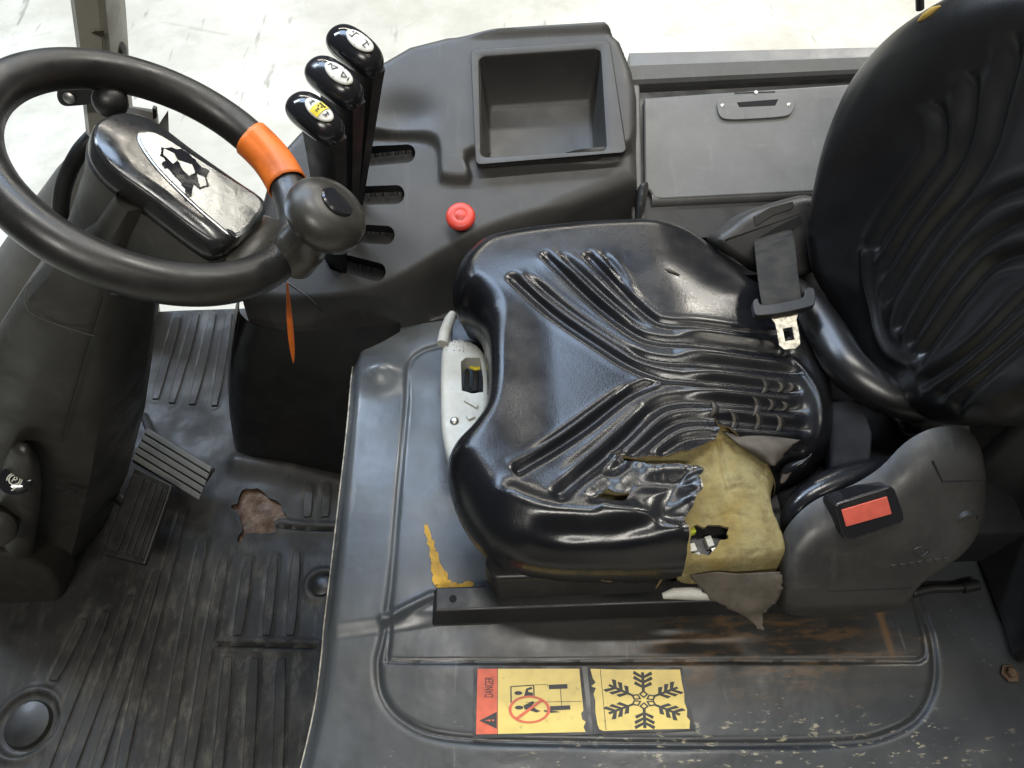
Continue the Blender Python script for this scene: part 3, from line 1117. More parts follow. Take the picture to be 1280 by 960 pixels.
foam = hfield('cushion_foam', foam_out, foam_z, .0022, M['foam'], seat, holes=[foam_hole], skirt=-.085, hskirt=.004, hmat=M['tan'], hname='hole_edge', angle=0)
fc_ = np.mean(foam_hole, 0)
fz = float(foam_z(np.array([fc_[0]]), np.array([fc_[1]]))[0])
sw = empty('seat_switch', (fc_[0], fc_[1], fz - .02), 'small black switch seen through the hole in the foam', 'switch')


def box(name, c, s, m, parent=None, rz=0, bevel=.001, tilt=None):
    c = np.asarray(c, float)
    hx, hy, hz = [v / 2 for v in s]
    V = np.array([(a, b, d) for d in (-hz, hz) for a, b in ((-hx, -hy), (hx, -hy), (hx, hy), (-hx, hy))])
    Rm = np.array(Matrix.Rotation(rz, 3, 'Z'))
    if tilt:
        Rm = Rm @ np.array(Matrix.Rotation(tilt[0], 3, 'X')) @ np.array(Matrix.Rotation(tilt[1], 3, 'Y'))
    V = V @ Rm.T + c
    return build(name, V, [(0, 3, 2, 1), (4, 5, 6, 7), (0, 1, 5, 4), (1, 2, 6, 5), (2, 3, 7, 6), (3, 0, 4, 7)], m, parent, bevel=bevel)


box('switch_body', (fc_[0], fc_[1] + .004, fz - .024), (.056, .040, .006), M['black'], sw)
for dx, dy, sx, sy, mm in [(-.018, -.006, .011, .010, 'grey'), (.004, .001, .008, .013, 'grey'), (-.012, -.015, .006, .006, 'grey'), (.008, -.010, .008, .006, 'screw')]:
    box('contact', (fc_[0] + dx, fc_[1] + dy, fz - .017), (sx, sy, .010), M[mm], sw, rz=.2)
box('wire_end', (fc_[0] - .017, fc_[1] + .013, fz - .012), (.013, .008, .010), simple('lime_plastic', (.45, .50, .03), .5), sw, rz=.3, bevel=.002)


# torn flaps: thin curled sheets
def sheet(name, rows, m, parent, thick=.0018, sub=1, rag=0, seed=0):
    G = np.array([[np.asarray(p, float) for p in r] for r in rows])
    if rag:
        G = np.array([cr(r, 5, False) for r in G])
        G = np.array([cr(G[:, j], 5, False) for j in range(G.shape[1])]).transpose(1, 0, 2)
        r_ = np.random.default_rng(seed)
        e = r_.normal(0, rag, G.shape)
        msk = np.zeros(G.shape[:2])
        msk[-1, :] = 1
        msk[:, 0] = msk[:, -1] = 1
        G = G + e * msk[:, :, None]
        for i in range(G.shape[0]):
            for j in range(G.shape[1]):
                p = G[i, j]
                G[i, j, 2] += .005 * float(vnoise(np.array([p[0]]), np.array([p[1] - p[2]]), 40, 60 + seed)[0])
        sub = 0
    ni, n = G.shape[:2]
    V = G.reshape(-1, 3)
    Fc = [(i * n + j, i * n + j + 1, (i + 1) * n + j + 1, (i + 1) * n + j) for i in range(ni - 1) for j in range(n - 1)]
    return build(name, V, Fc, m, parent, solid=thick, subsurf=sub, angle=0)


# grey cloth underside folded over the top right of the tear
sheet('torn_flap', [[pz(905, 541, -.022), pz(935, 544, -.018), pz(965, 546, -.018), pz(1000, 550, -.02)],
                    [pz(925, 556, -.016), pz(945, 560, -.008), pz(965, 562, -.008), pz(985, 562, -.02)],
                    [pz(955, 578, -.026), pz(963, 581, -.016), pz(968, 582, -.014), pz(972, 578, -.026)]], M['fabric'], seat, .0012, rag=.0006, seed=2)
# curled tuft at the right corner
sheet('torn_flap', [[pz(972, 600, -.035), pz(975, 585, -.028), pz(985, 578, -.022)],
                    [pz(983, 596, -.026), pz(988, 584, -.010), pz(1000, 575, -.008)],
                    [pz(996, 590, -.030), pz(1003, 584, -.010), pz(1012, 572, -.004)],
                    [pz(1000, 590, -.036), pz(1014, 578, -.012), pz(1017, 560, .002)]], M['seat'], seat)
sheet('torn_flap', [[pz(973, 609, -.035), pz(975, 594, -.028), pz(985, 582, -.02)], [pz(984, 602, -.032), pz(988, 592, -.022), pz(995, 586, -.016)]], M['fabric'], seat)
# hanging flap below the foam
sheet('hanging_flap', [[pz(862, 719, -.066), pz(890, 716, -.060), pz(930, 716, -.058), pz(976, 714, -.058)],
                       [pz(872, 730, -.072), pz(900, 729, -.070), pz(935, 730, -.068), pz(978, 728, -.066)],
                       [pz(885, 746, -.084), pz(908, 745, -.083), pz(938, 748, -.082), pz(975, 744, -.082)],
                       [pz(905, 757, -.094), pz(920, 760, -.094), pz(940, 763, -.094), pz(964, 757, -.094)],
                       [pz(932, 770, -.106), pz(937, 773, -.106), pz(944, 773, -.106), pz(954, 767, -.104)],
                       [pz(950, 786, -.116), pz(951, 787, -.116), pz(953, 787, -.116), pz(955, 785, -.116)]], M['fabric'], seat, .0012, rag=.0009, seed=1)
# small pale tufts along the lower seam
for a, b, c in [((735, 717), (745, 724), (768, 727)), ((818, 737), (824, 724), (832, 713)), ((979, 692), (990, 690), (1000, 690))]:
    A, B, C_ = pz(*a, -.10), pz(*b, -.095), pz(*c, -.098)
    off = np.array([.002, -.004, .005])
    sheet('torn_fibre', [[A, B, C_], [A + off * .3, B + off, C_ + off * .6]], M['tan'], seat, .0012)
# splits across the rolls
for x, y, h in [(888, 511, 13), (941, 508, 15), (943, 526, 14), (913, 526, 14), (970, 529, 13), (952, 483, 11), (972, 484, 8), (985, 484, 7), (960, 506, 9), (977, 508, 7)]:
    pts = []
    for i in range(7):
        t = i / 6 - .5
        xx, yy = x + 5 * (1 - (2 * t) ** 2), y + h * 1.6 * t
        p = psurf(xx, yy, CG)
        pts.append(p + np.array([0, 0, .0006]))
    wv = [.0004 + .0024 * math.sin(math.pi * i / 6) for i in range(7)]
    tube('split_edge', pts, wv, M['fabric'], seat, n=6)
    q = [p + np.array([.003, 0, -.0006]) for p in pts]
    tube('split_gap', q, [v * 1.2 for v in wv], M['gap'], seat, n=6)

# small nick in the far bolster
p = psurf(838, 339, CG)
tube('nick', [p + np.array([-.012, .006, 0]), p + np.array([0, 0, .0004]), p + np.array([.013, -.007, 0])], [.0006, .003, .0006], M['fabric'], seat, n=8)

# plinth and rails under the cushion
z0, z1 = HZ + .002, -.098
PL = [pz(598, 742, -.115)[:2], pz(640, 752, -.115)[:2], pz(1040, 754, -.115)[:2]]
yb = -.215
prism('seat_base', [(-.03, yb, z0 + .03), (.40, yb, z0 + .03), (.42, yb + .03, z0 + .03), (.42, .23, z0 + .03), (.03, .23, z0 + .03), (.02, .18, z0 + .03), (.02, -.10, z0 + .03), (-.035, -.15, z0 + .03), (-.04, yb + .02, z0 + .03)], (0, 0, z1 - z0 - .03), M['black'], seat, .006)
A, B = pz(540, 783, HZ), pz(1062, 782, HZ)
yr = A[1]
rail = loft('mounting_rail', [[(A[0], yr, z0), (A[0] + .006, yr + .012, z0 + .023), (A[0] + .006, yr + .042, z0 + .024), (A[0], yr + .045, z0)],
                              [(B[0], yr, z0), (B[0] - .003, yr + .012, z0 + .023), (B[0] - .003, yr + .042, z0 + .024), (B[0], yr + .045, z0)]], M['black'], seat, bevel=.003)
hpz = pz(566, 748, z0 + .0245)
lathe('bolt_hole', hpz + np.array([0, 0, -.004]), (0, 0, 1), [(.0045, 0), (.0045, .0043)], M['gap'], rail, 20)
prism('mounting_rail', [(A[0] + .02, .20, z0), (B[0], .20, z0), (B[0], .25, z0), (A[0] + .02, .25, z0)], (0, 0, .034), M['black'], seat, .003)
# pale adjuster lever under the flap
tube('slide_lever', [pz(828, 745, -.088), pz(842, 742, -.087), pz(870, 742, -.087), pz(905, 742, -.092)], [.0035, .0065, .0075, .008], M['grey'], seat, n=14)

# weight adjuster grip at the front: grey moulded arm
gz = -.115
gl = cr([pz(x, y, gz) for x, y in [(551, 440), (556, 428), (570, 421), (590, 425), (606, 440), (612, 470), (612, 520), (604, 545), (590, 560), (572, 572), (562, 573), (556, 560), (551, 530), (550, 490)]], 5)
gh = [pz(x, y, gz) for x, y in [(576, 452), (582, 447), (600, 447), (604, 470), (604, 490), (590, 492), (577, 488)]]


def hand_z(X, Y):
    s = sdf(X, Y, gl)
    t = np.clip(1 + s / .012, 0, 1)
    return gz - .010 * (1 - np.sqrt(1 - t ** 2))


grip = hfield('adjuster_grip', gl, hand_z, .0015, M['grey'], seat, holes=[gh], skirt=gz - .035, hskirt=.03, hmat=M['grey'], hname='grip_opening', angle=0)
tube('grip_tip', [pz(553, 430, gz - .002), pz(556, 415, gz - .002), pz(562, 400, gz - .003), pz(566, 392, gz - .004)], [.009, .0088, .0085, .006], M['grey'], grip, n=14)
p = pz(568, 526, gz + .001)
lathe('rivet', p, (0, -.1, 1), [(.0062, -.003), (.0062, .0005), (.0045, .0025), (.002, .0033), (0, .0034)], M['screw'], grip, 20)
for i in range(34):
    x, y = rng.uniform(558, 592), rng.uniform(424, 440)
    p = pz(x, y, gz)
    lathe('vent_pit', (p[0], p[1], gz - .0005), (0, 0, 1), [(.0008, 0), (.0006, .0009)], M['gap'], grip, 6)
prism('grip_rib', [pz(x, y, gz + .0005) for x, y in [(581, 497), (598, 507), (596, 511), (580, 502)]], (0, 0, .003), M['grey'], grip, .0008)
prism('grip_rib', [pz(x, y, gz + .0005) for x, y in [(582, 520), (590, 516), (594, 522), (586, 526)]], (0, 0, .003), M['grey'], grip, .0008)
cz = gz - .03
tube('spring_coil', [pz(x, y, cz) for x, y in [(582, 452), (584, 465), (583, 480), (586, 492)]], .0035, M['black'], seat, n=8)
tube('spring_coil', [pz(x, y, cz) for x, y in [(592, 450), (595, 468), (594, 490)]], .0045, M['black'], seat, n=8)
tube('wire', [pz(x, y, cz + .006) for x, y in [(588, 458), (594, 461), (600, 460)]], .003, M['yel'], seat, n=8)

# ---- backrest
LEAN = math.tan(math.radians(10))


def back_x0(Y, Z):
    a = np.abs(Y - .02)
    return .475 + LEAN * Z - .070 * sm(.06, .26, a) + .02 * np.exp(-((Z - .02) / .10) ** 2) * np.exp(-(a / .10) ** 2) * 0


def pback(x, y):
    X = .45
    for i in range(25):
        d = ray(x, y)
        p = CAM + d * ((X - CAM[0]) / d[0])
        X = .5 * X + .5 * float(back_x0(np.array([p[1]]), np.array([p[2]]))[0])
    d = ray(x, y)
    p = CAM + d * ((X - CAM[0]) / d[0])
    return p[1], p[2]


half = [(.02, .475), (.09, .465), (.155, .43), (.218, .385), (.278, .328), (.326, .262), (.345, .19), (.328, .115), (.288, .050), (.25, -.01), (.20, -.055), (.12, -.075)]
back_out = cr(half + [(.02, -.075)] + [(.04 - y + .135 * max(0., min(1., (.30 - z) / .12)) * (y > .15), z) for y, z in half[:0:-1]], 5)
BG = [([(1167, 122), (1175, 150), (1176, 172), (1170, 198), (1140, 240), (1112, 280), (1092, 315)], .0075, .0075),
      ([(1214, 85), (1213, 120), (1209, 160), (1194, 204), (1160, 250), (1130, 295), (1099, 350)], .0075, .007),
      ([(1272, 35), (1264, 80), (1252, 125), (1233, 193), (1200, 246), (1160, 292), (1128, 340), (1104, 385)], .0075, .007),
      ([(1340, 236), (1290, 233), (1248, 246), (1213, 273), (1170, 327), (1138, 375), (1117, 418)], .0085, .0075),
      ([(1340, 276), (1290, 274), (1248, 290), (1207, 322), (1165, 378), (1132, 437)], .0085, .0075),
      ([(1340, 320), (1290, 318), (1243, 330), (1205, 368), (1175, 410), (1147, 448)], .0085, .0075)]
BG = [(np.array([pback(*p) for p in g]), d, w_) for g, d, w_ in BG]
BG = [(cr(g, 6, False), d, w_) for g, d, w_ in BG]
BG += [(np.stack([.04 - g[:, 0], g[:, 1]], 1), d, w_) for g, d, w_ in BG[:3]]
BB = cr(np.array([pback(*p) for p in [(1083, 318), (1086, 360), (1096, 410), (1112, 442), (1142, 455)]]), 6, False)


def back_h(Y, Z):
    """forward distance of the front face (negative x)"""
    s = sdf(Y, Z, back_out)
    t = np.clip(1 + s / .055, 0, 1)
    x = back_x0(Y, Z) + .062 * (1 - np.sqrt(np.clip(1 - t ** 2.2, 0, 1)))
    for g, dp, wv in BG:
        d, par = seg_dist(Y, Z, g, False, .06)
        f = sm(0, .12, par) * sm(0, .06, 1 - par)
        x = x + .9 * dp * f * np.exp(-np.abs(d / wv) ** 1.8) - .002 * f * np.exp(-((d - 1.9 * wv) / wv) ** 2)
    d, par = seg_dist(Y, Z, BB, False, .06)
    x = x - .006 * np.exp(-(d / .007) ** 2)
    return x + .0008 * vnoise(Y, Z, 9, 31)


b_o = hfield('backrest', back_out, back_h, .0026, M['back'], None, skirt=lambda x: x + .05, angle=0)
# hfield lays the sheet out as (y, z) -> x: turn the axes round
me = b_o.data
off = np.array(b_o.location)
co_ = np.zeros(len(me.vertices) * 3)
me.vertices.foreach_get('co', co_)
co_ = co_.reshape(-1, 3) + off
co_ = np.stack([co_[:, 2], co_[:, 0], co_[:, 1]], 1)
org = np.array([co_[:, 0].mean(), co_[:, 1].mean(), co_[:, 2].min()])
me.vertices.foreach_set('co', (co_ - org).ravel())
bm = bmesh.new()
bm.from_mesh(me)
bmesh.ops.recalc_face_normals(bm, faces=bm.faces)
# front should look towards -x
if sum(f.normal.x * f.calc_area() for f in bm.faces) > 0:
    bmesh.ops.reverse_faces(bm, faces=bm.faces)
bm.to_mesh(me)
bm.free()
b_o.parent = seat
b_o.location = Vector(org) - seat.location
# shell behind the backrest
Yc = .02
loops = []
for k_, (sc_, dx) in enumerate([(1.0, .05), (1.0, .075), (.94, .105), (.8, .12)]):
    loops.append([(back_x0(np.array([y]), np.array([z]))[0] * .3 + (.46 + LEAN * z) * .7 + dx + .02, Yc + (y - Yc) * sc_, .2 + (z - .2) * sc_) for y, z in back_out[::3]])
loft('back_shell', loops, M['black'], seat, cap=(False, True))
# yellow stain on the far shoulder
sp3 = []
for x, y in [(1140, 27), (1147, 21), (1154, 14), (1161, 8)]:
    yy, zz = pback(x, y)
    xx = float(back_h(np.array([yy]), np.array([zz]))[0])
    sp3.append((xx - .0005, yy, zz))
tube('worn_patch', sp3, [.001, .0042, .0046, .001], simple('bare_foam', (.40, .26, .05), .85), b_o, n=10)
# lower bolsters of the backrest and the bridge between them
tube('side_bolster', cr([pz(984, 668, -.075), pz(992, 645, -.055), pz(1012, 624, -.045), pz(1045, 607, -.042), pz(1085, 596, -.045), pz(1120, 590, -.055)], 5, False), cr([(.008,), (.015,), (.020,), (.022,), (.022,), (.020,)], 5, False)[:, 0], M['seat'], seat, n=24, angle=0)
tube('side_bolster', cr([pz(972, 348, -.06), pz(992, 362, -.035), pz(1012, 385, -.020), pz(1035, 420, -.014), pz(1062, 462, -.012), pz(1110, 495, -.02), pz(1160, 510, -.03)], 5, False), cr([(.010,), (.018,), (.023,), (.026,), (.026,), (.024,), (.02,)], 5, False)[:, 0], M['back'], seat, n=24, angle=0)
prism('rear_bridge', [pz(1036, 500, -.050), pz(1078, 498, -.040), pz(1092, 540, -.035), pz(1088, 600, -.040), pz(1040, 590, -.055)], (0, 0, -.03), M['matte'], seat, .006)
prism('dark_filler', [(.33, -.18, -.19), (.85, -.18, -.19), (.85, .26, -.19), (.33, .26, -.19)], (0, 0, .095), M['matte'], seat, .005)  # added filler block, keeps the gap dark by hiding the lit hood

# near recliner cover with the buckle: its face leans back towards the seat
def tplane(n, p0):
    n = np.asarray(n, float)
    n = n / np.linalg.norm(n)
    k_ = n @ np.asarray(p0, float)
    return n, (lambda x, y, d=0: ppl(x, y, n, k_ + d))


def shell(name, L, n, steps, m, parent, **k):
    """loft a traced outline: steps of (inset, offset along n)"""
    L = np.asarray(L)
    c = L.mean(0)
    loops = []
    for ins, off in steps:
        out = []
        for i in range(len(L)):
            t = L[(i + 1) % len(L)] - L[i - 1]
            t = t / (np.linalg.norm(t) + 1e-9)
            q = np.cross(n, t)
            if q @ (c - L[i]) < 0:
                q = -q
            out.append(L[i] + q * ins + n * off)
        loops.append(out)
    return loft(name, loops, m, parent, **k)


ZC, YC = -.105, -.262


def rec_y0(X, Z):
    u = (Z - ZC)
    return YC + .95 * np.where(u > 0, np.sqrt(u * u + .02 ** 2) - .02, 0) + .10 * np.clip(-u, 0, None) + .10 * np.clip(X - .5, 0, None)


def onc(x, y, d=0):
    Y_ = -.25
    for i in range(40):
        p = py_(x, y, Y_)
        Y_ = .6 * Y_ + .4 * (float(rec_y0(p[:1], p[2:3])[0]) - d)
    return py_(x, y, Y_)


rcp = [(978, 772), (980, 735), (984, 702), (1000, 676), (1030, 652), (1075, 634), (1110, 612), (1140, 582), (1172, 564), (1205, 560), (1230, 572), (1239, 605), (1236, 655), (1218, 693), (1183, 722), (1152, 745), (1125, 764), (1060, 774)]
RC = np.array([onc(x, y)[[0, 2]] for x, y in rcp])
RC = cr(RC, 4)


def rec_y(X, Z):
    so = sdf(X, Z, RC)
    t = np.clip(1 + so / .020, 0, 1)
    return rec_y0(X, Z) + .018 * (1 - np.sqrt(np.clip(1 - t ** 2.4, 0, 1)))


def permute(o, order, flip_axis, sign):
    """a height field laid out in another pair of axes: reorder its coordinates"""
    me = o.data
    c = np.zeros(len(me.vertices) * 3)
    me.vertices.foreach_get('co', c)
    c = c.reshape(-1, 3) + np.array(wloc(o))
    c = c[:, order]
    og = np.array([c[:, 0].mean(), c[:, 1].mean(), c[:, 2].min()])
    me.vertices.foreach_set('co', (c - og).ravel())
    bm = bmesh.new()
    bm.from_mesh(me)
    bmesh.ops.recalc_face_normals(bm, faces=bm.faces)
    if sign * sum(f.normal[flip_axis] * f.calc_area() for f in bm.faces) < 0:
        bmesh.ops.reverse_faces(bm, faces=bm.faces)
    bm.to_mesh(me)
    bm.free()
    return og


rc = hfield('recliner_cover', RC, rec_y, .0028, M['cover'], None, skirt=lambda v: v + .010, angle=60)
og = permute(rc, [0, 2, 1], 1, -1)
rc.parent = seat
rc.location = Vector(og) - seat.location
rn = np.array([.10, -.72, .69])
rn /= np.linalg.norm(rn)
cap_c = onc(1208, 650, -.003)
lathe('screw_cap', cap_c, (.12, -.95, .25), [(.0125, -.006), (.0125, .0016), (.0112, .0024), (.0110, .0014), (0, .0016)], M['cover'], rc, 32)
tube('seam', [onc(1166, 576, .000), onc(1172, 590, .0002), onc(1178, 602, .0002), onc(1205, 601, .0002), onc(1230, 600, -.002)], .0011, M['gap'], rc, n=6)
tube('seam', [onc(992, 740, -.002), onc(1060, 738, .0), onc(1140, 735, .0)], .0007, M['gap'], rc, n=6)
for q in range(7):
    x = 1113 + q * 11
    y = 706 - q * 1.6
    prism('moulded_letter', [onc(x, y, .0002), onc(x + 7, y - 1, .0002), onc(x + 8, y + 4, .0002), onc(x + 1, y + 5, .0002)], (0, -.0010, 0), M['cover'], rc, .0004)
t_ = np.linspace(0, 2 * math.pi, 24)
tube('moulded_crest', [onc(1152 + 11 * math.cos(a), 690 + 6 * math.sin(a), .0004) for a in t_], .0008, M['cover'], rc, n=6)
tube('moulded_crest', [onc(1143, 690, .0004), onc(1152, 696, .0004), onc(1161, 689, .0004)], .0008, M['cover'], rc, n=6)

# buckle
_, onb = tplane(rn, onc(1090, 650))
bk = empty('belt_buckle', onc(1087, 645), 'black belt buckle with orange-red release button', 'buckle')
bo_ = [(1044, 632), (1050, 628), (1112, 608), (1119, 611), (1130, 642), (1131, 650), (1126, 655), (1066, 676), (1058, 675), (1053, 668)]
prism('buckle_housing', [onb(x, y, .008) for x, y in bo_], -rn * .03, M['gloss'], bk, .0028)
prism('release_button', [onb(x, y, .0082) for x, y in [(1051, 637), (1108, 620), (1114, 642), (1057, 658)]], rn * .0016, M['redbelt'], bk, .0008)
prism('latch_slot', [onb(x, y, .0082) for x, y in [(1054, 631), (1105, 613), (1109, 619), (1051, 636)]], rn * .0006, M['gap'], bk, .0001)

# ---- far recliner cover and belt
fn, onf = tplane((.05, -.75, .66), (.40, .285, .02))
fcp = [(896, 302), (915, 283), (940, 265), (975, 253), (1015, 244), (1045, 260), (1045, 320), (1010, 345), (960, 345), (925, 328)]
FC = cr([onf(x, y) for x, y in fcp], 4)
fcov = shell('recliner_cover', FC, fn, [(.004, -.06), (0, -.02), (.0010, -.008), (.004, -.002), (.008, .0012), (.012, .002)], M['cover'], seat, angle=60)
prism('cover_tab', [onf(x, y, -.001) for x, y in [(941, 270), (962, 258), (990, 251), (991, 258), (988, 262), (965, 270), (943, 284)]], fn * .0045, M['cover'], fcov, .0015)
prism('belt_slot', [onf(x, y, .0022) for x, y in [(948, 297), (975, 281), (1000, 269), (1003, 277), (990, 289), (965, 297)]], fn * .0008, M['gap'], fcov, .0002)
belt = empty('seat_belt', pz(975, 330, -.02), 'black webbing lap belt with worn steel tongue lying on the cushion', 'seat belt')
Lc = [(941, 300), (942, 308), (944, 325), (946, 345), (948, 362), (951, 378), (952, 388)]
Rc_ = [(991, 285), (993, 293), (996, 315), (998, 340), (1001, 358), (1002, 370), (1004, 380)]
hz_ = [None, None, .030, .026, .025, .024, .020]
rows = []
for i, (a, b) in enumerate(zip(Lc, Rc_)):
    A, B = (onf(*a, .004), onf(*b, .004)) if hz_[i] is None else (pz(*a, hz_[i]), pz(*b, hz_[i] + .006))
    rows.append([A, (A * 2 + B) / 3, (A + 2 * B) / 3, B])
for j in (1, 2):
    rows[5][j] = rows[5][j] + np.array([0, 0, .003])
sheet('webbing', rows, M['web'], belt, .0016, 2)
bz_o = cr([pz(x, y, .016 + .006 * (x - 940) / 76) for x, y in [(939, 383), (945, 379), (950, 387), (975, 384), (1000, 378), (1003, 369), (1010, 365), (1016, 369), (1016, 384), (1010, 389), (975, 397), (948, 400), (941, 397)]], 4)
prism('tongue_bezel', bz_o, (0, 0, .010), M['black'], belt, .0022)


def tongue_pt(x, y):
    return pz(x, y, .020 - .012 * (y - 391) / 46)


to = [(963, 397), (998, 391), (995, 400), (999, 420), (1000, 430), (994, 436), (980, 437), (974, 432), (972, 420), (969, 405)]
ti = [(978, 411), (990, 409), (993, 425), (981, 427)]
TO = [tongue_pt(*p) for p in to]
TI = [tongue_pt(*p) for p in ti]
bm = bmesh.new()
ov = [bm.verts.new(p) for p in TO]
iv = [bm.verts.new(p) for p in TI]
es = [bm.edges.new((ov[i], ov[(i + 1) % len(ov)])) for i in range(len(ov))] + [bm.edges.new((iv[i], iv[(i + 1) % 4])) for i in range(4)]
bmesh.ops.triangle_fill(bm, use_beauty=True, edges=es)
bm.verts.ensure_lookup_table()
bm.verts.index_update()
V_ = [tuple(v.co) for v in bm.verts]
F_ = [tuple(v.index for v in f.verts) for f in bm.faces]
bm.free()
build('tongue_plate', V_, F_, M['metal'], belt, smooth=False, solid=.0022)

# ------------------------------------------------------------------ rear cover, hose
rear = prism('rear_body_cover', [pz(x, y, HZ + .002) for x, y in [(1150, 640), (1205, 668), (1222, 715), (1250, 790), (1262, 835), (1420, 830), (1420, 560), (1180, 560)]], (.04, .02, .26), M['black'], None, .014)
tag(rear, 'black plastic rear body cover behind the backrest', 'body cover')
hose = empty('cable_hose', pz(1150, 735, HZ), 'short ribbed black cable hose behind the recliner cover', 'hose')
hp_ = cr([pz(1140, 742, HZ + .014), pz(1165, 736, HZ + .012), pz(1195, 735, HZ + .011), pz(1218, 731, HZ + .012)], 14, False)
tube('ribbed_tube', hp_, [.0062 if i % 2 else .0050 for i in range(len(hp_))], M['black'], hose, n=14, angle=0)
tube('hose_end', [pz(1203, 735, HZ + .0115), pz(1222, 731, HZ + .012)], .0072, M['black'], hose, n=16)
p = pz(1262, 842, HZ + .002)
o = lathe('cover_bolt', p, (0, 0, 1), [(.011, 0), (.011, .002), (.006, .0022), (.006, .007), (.005, .008), (0, .008)], M['rust'], None, 6)
tag(o, 'small rusty bolt at the corner of the engine cover', 'bolt')

# ------------------------------------------------------------------ side console
CA, CB, CY = -.10, .42, .25      # z = CA + CB*(y - CY)
NRM = np.array([0, -CB, 1.0])
KPL = CA - CB * CY


def cpz(x, y, dz=0):
    return ppl(x, y, NRM, KPL + dz)


cn = NRM / np.linalg.norm(NRM)
console = empty('side_console', cpz(600, 300), 'dark grey moulded side console with lever slots and storage tray', 'console')
c_px = [(298, 392), (302, 345), (318, 270), (334, 212), (348, 184), (372, 158), (410, 128), (446, 103), (474, 84), (512, 62), (560, 50), (640, 45), (756, 38), (776, 56), (790, 90), (796, 120), (797, 185), (800, 268)]
cs_out = [cpz(*p)[:2] for p in c_px]
# near edge: runs under the cushion, then along the joint with the engine cover
near_e = [pz(x, y, -.175)[:2] for x, y in [(800, 300), (700, 330), (620, 365), (560, 389), (500, 402), (450, 407), (420, 411)]] + [pz(360, 412, -.14)[:2], pz(318, 405, -.13)[:2]]
con_out = np.array(cs_out + near_e)
Tedge = cr([cpz(*p)[:2] for p in [(270, 350), (330, 365), (390, 368), (450, 360), (500, 340), (550, 310), (600, 283), (660, 262), (730, 250), (800, 247), (900, 245)]], 6, False)
slots = [((446, 197), (508, 191), .0145), ((440, 245), (495, 243), .0135), ((432, 291), (483, 294), .0130), ((420, 327), (472, 340), .0125)]
SL = []
for a, b, r in slots:
    A, B = cpz(*a)[:2], cpz(*b)[:2]
    d = (B - A) / np.linalg.norm(B - A)
    n = np.array([-d[1], d[0]])
    pts = [A + n * r * 1.12, B + n * r * 1.12]
    for k_ in range(1, 12):
        t = math.pi / 2 - math.pi * k_ / 12
        pts.append(B + r * (d * math.cos(t) + n * math.sin(t) * 1.12))
    pts += [B - n * r * 1.12, A - n * r * 1.12]
    for k_ in range(1, 12):
        t = -math.pi / 2 - math.pi * k_ / 12
        pts.append(A + r * (d * math.cos(t) + n * math.sin(t) * 1.12))
    SL.append(np.array(pts))
UP = [cpz(*p)[:2] for p in [(452, 100), (458, 166), (475, 172), (510, 172), (538, 178), (548, 190), (550, 222), (556, 229), (582, 231), (588, 222), (592, 196), (700, 200), (790, 186), (790, 60), (700, 30), (500, 40)]]
UP = cr(UP, 4)
tray_o = [(592, 64), (757, 52), (763, 56), (781, 180), (780, 186), (773, 194), (602, 205), (596, 203), (591, 196), (589, 70)]
tray_hole = cr([cpz(x, y, .016)[:2] for x, y in [(600, 72), (750, 62), (770, 182), (602, 198)]], 1)


def con_z(X, Y):
    z = CA + CB * (Y - CY)
    su = sdf(X, Y, UP)
    z = z + .016 * sm(.004, -.006, su)
    # finger scoop under the raised part
    c = cpz(505, 152)
    d2 = ((X - c[0]) / .045) ** 2 + ((Y - c[1]) / .030) ** 2
    z = z - .012 * np.exp(-d2 ** 1.2)
    # wall behind the tray
    c0, c1 = cpz(560, 50)[:2], cpz(756, 40)[:2]
    d, _ = seg_dist(X, Y, [c0, c1], False, .06)
    z = z + .012 * (1 - sm(.008, .02, d)) * sm(-.08, 0, X)
    # flank rolls over towards the seat
    cs = np.interp(X, Tedge[:, 0], Tedge[:, 1])
    e = cs - Y
    z = z - np.where(e > 0, np.minimum(1.0 * np.clip(e, 0, None) ** 1.6 * 16, .5), 0) - .10 * sm(.012, .06, e)
    # rounded outer rim
    so = sdf(X, Y, con_out)
    far = sm(.28, .33, Y)
    t = np.clip(1 + so / .022, 0, 1)
    z = z - .022 * (1 - np.sqrt(1 - t ** 2)) * far
    return np.maximum(z, -.19) + .0008 * vnoise(X, Y, 15, 41)


cpan = hfield('console_panel', con_out, con_z, .0026, M['console'], console, holes=SL + [tray_hole], skirt=lambda z: np.minimum(z - .05, -.19), hskirt=.022, hmat=M['black'], hname='slot_wall', angle=50)
KG = GridZ(con_z, -.55, .25, .15, .75, .004)
# brushes in the slots
for si, s_ in enumerate(SL):
    c = s_.mean(0)
    fl = [np.array([p[0], p[1], CA + CB * (p[1] - CY) - .021]) for p in s_]
    V_, F_ = [tuple(p) for p in fl], [tuple(range(len(fl)))]
    d = (s_[1] - s_[0])
    L = np.linalg.norm(d)
    d = d / L
    n = np.array([-d[1], d[0]])
    r = slots[si][2]
    r_ = np.random.default_rng(50 + si)
    for i in range(260):
        s0 = r_.uniform(-r * .6, L + r * .6)
        side = r_.choice([-1, 1])
        ln = r_.uniform(.55, 1.0) * r
        a = s_[0] - n * r * 1.12 + d * s0 + n * side * r * .98
        b = a - n * side * ln + d * r_.uniform(-.0018, .0018)
        za = CA + CB * (a[1] - CY) - .012
        zb = CA + CB * (b[1] - CY) - .014 + r_.uniform(-.003, .001)
        k0 = len(V_)
        V_ += [(a[0] - d[0] * .0003, a[1] - d[1] * .0003, za), (a[0] + d[0] * .0003, a[1] + d[1] * .0003, za), (b[0], b[1], zb)]
        F_.append((k0, k0 + 1, k0 + 2))
    o = build('slot_brush', V_, F_, M['brush'], console, smooth=False)

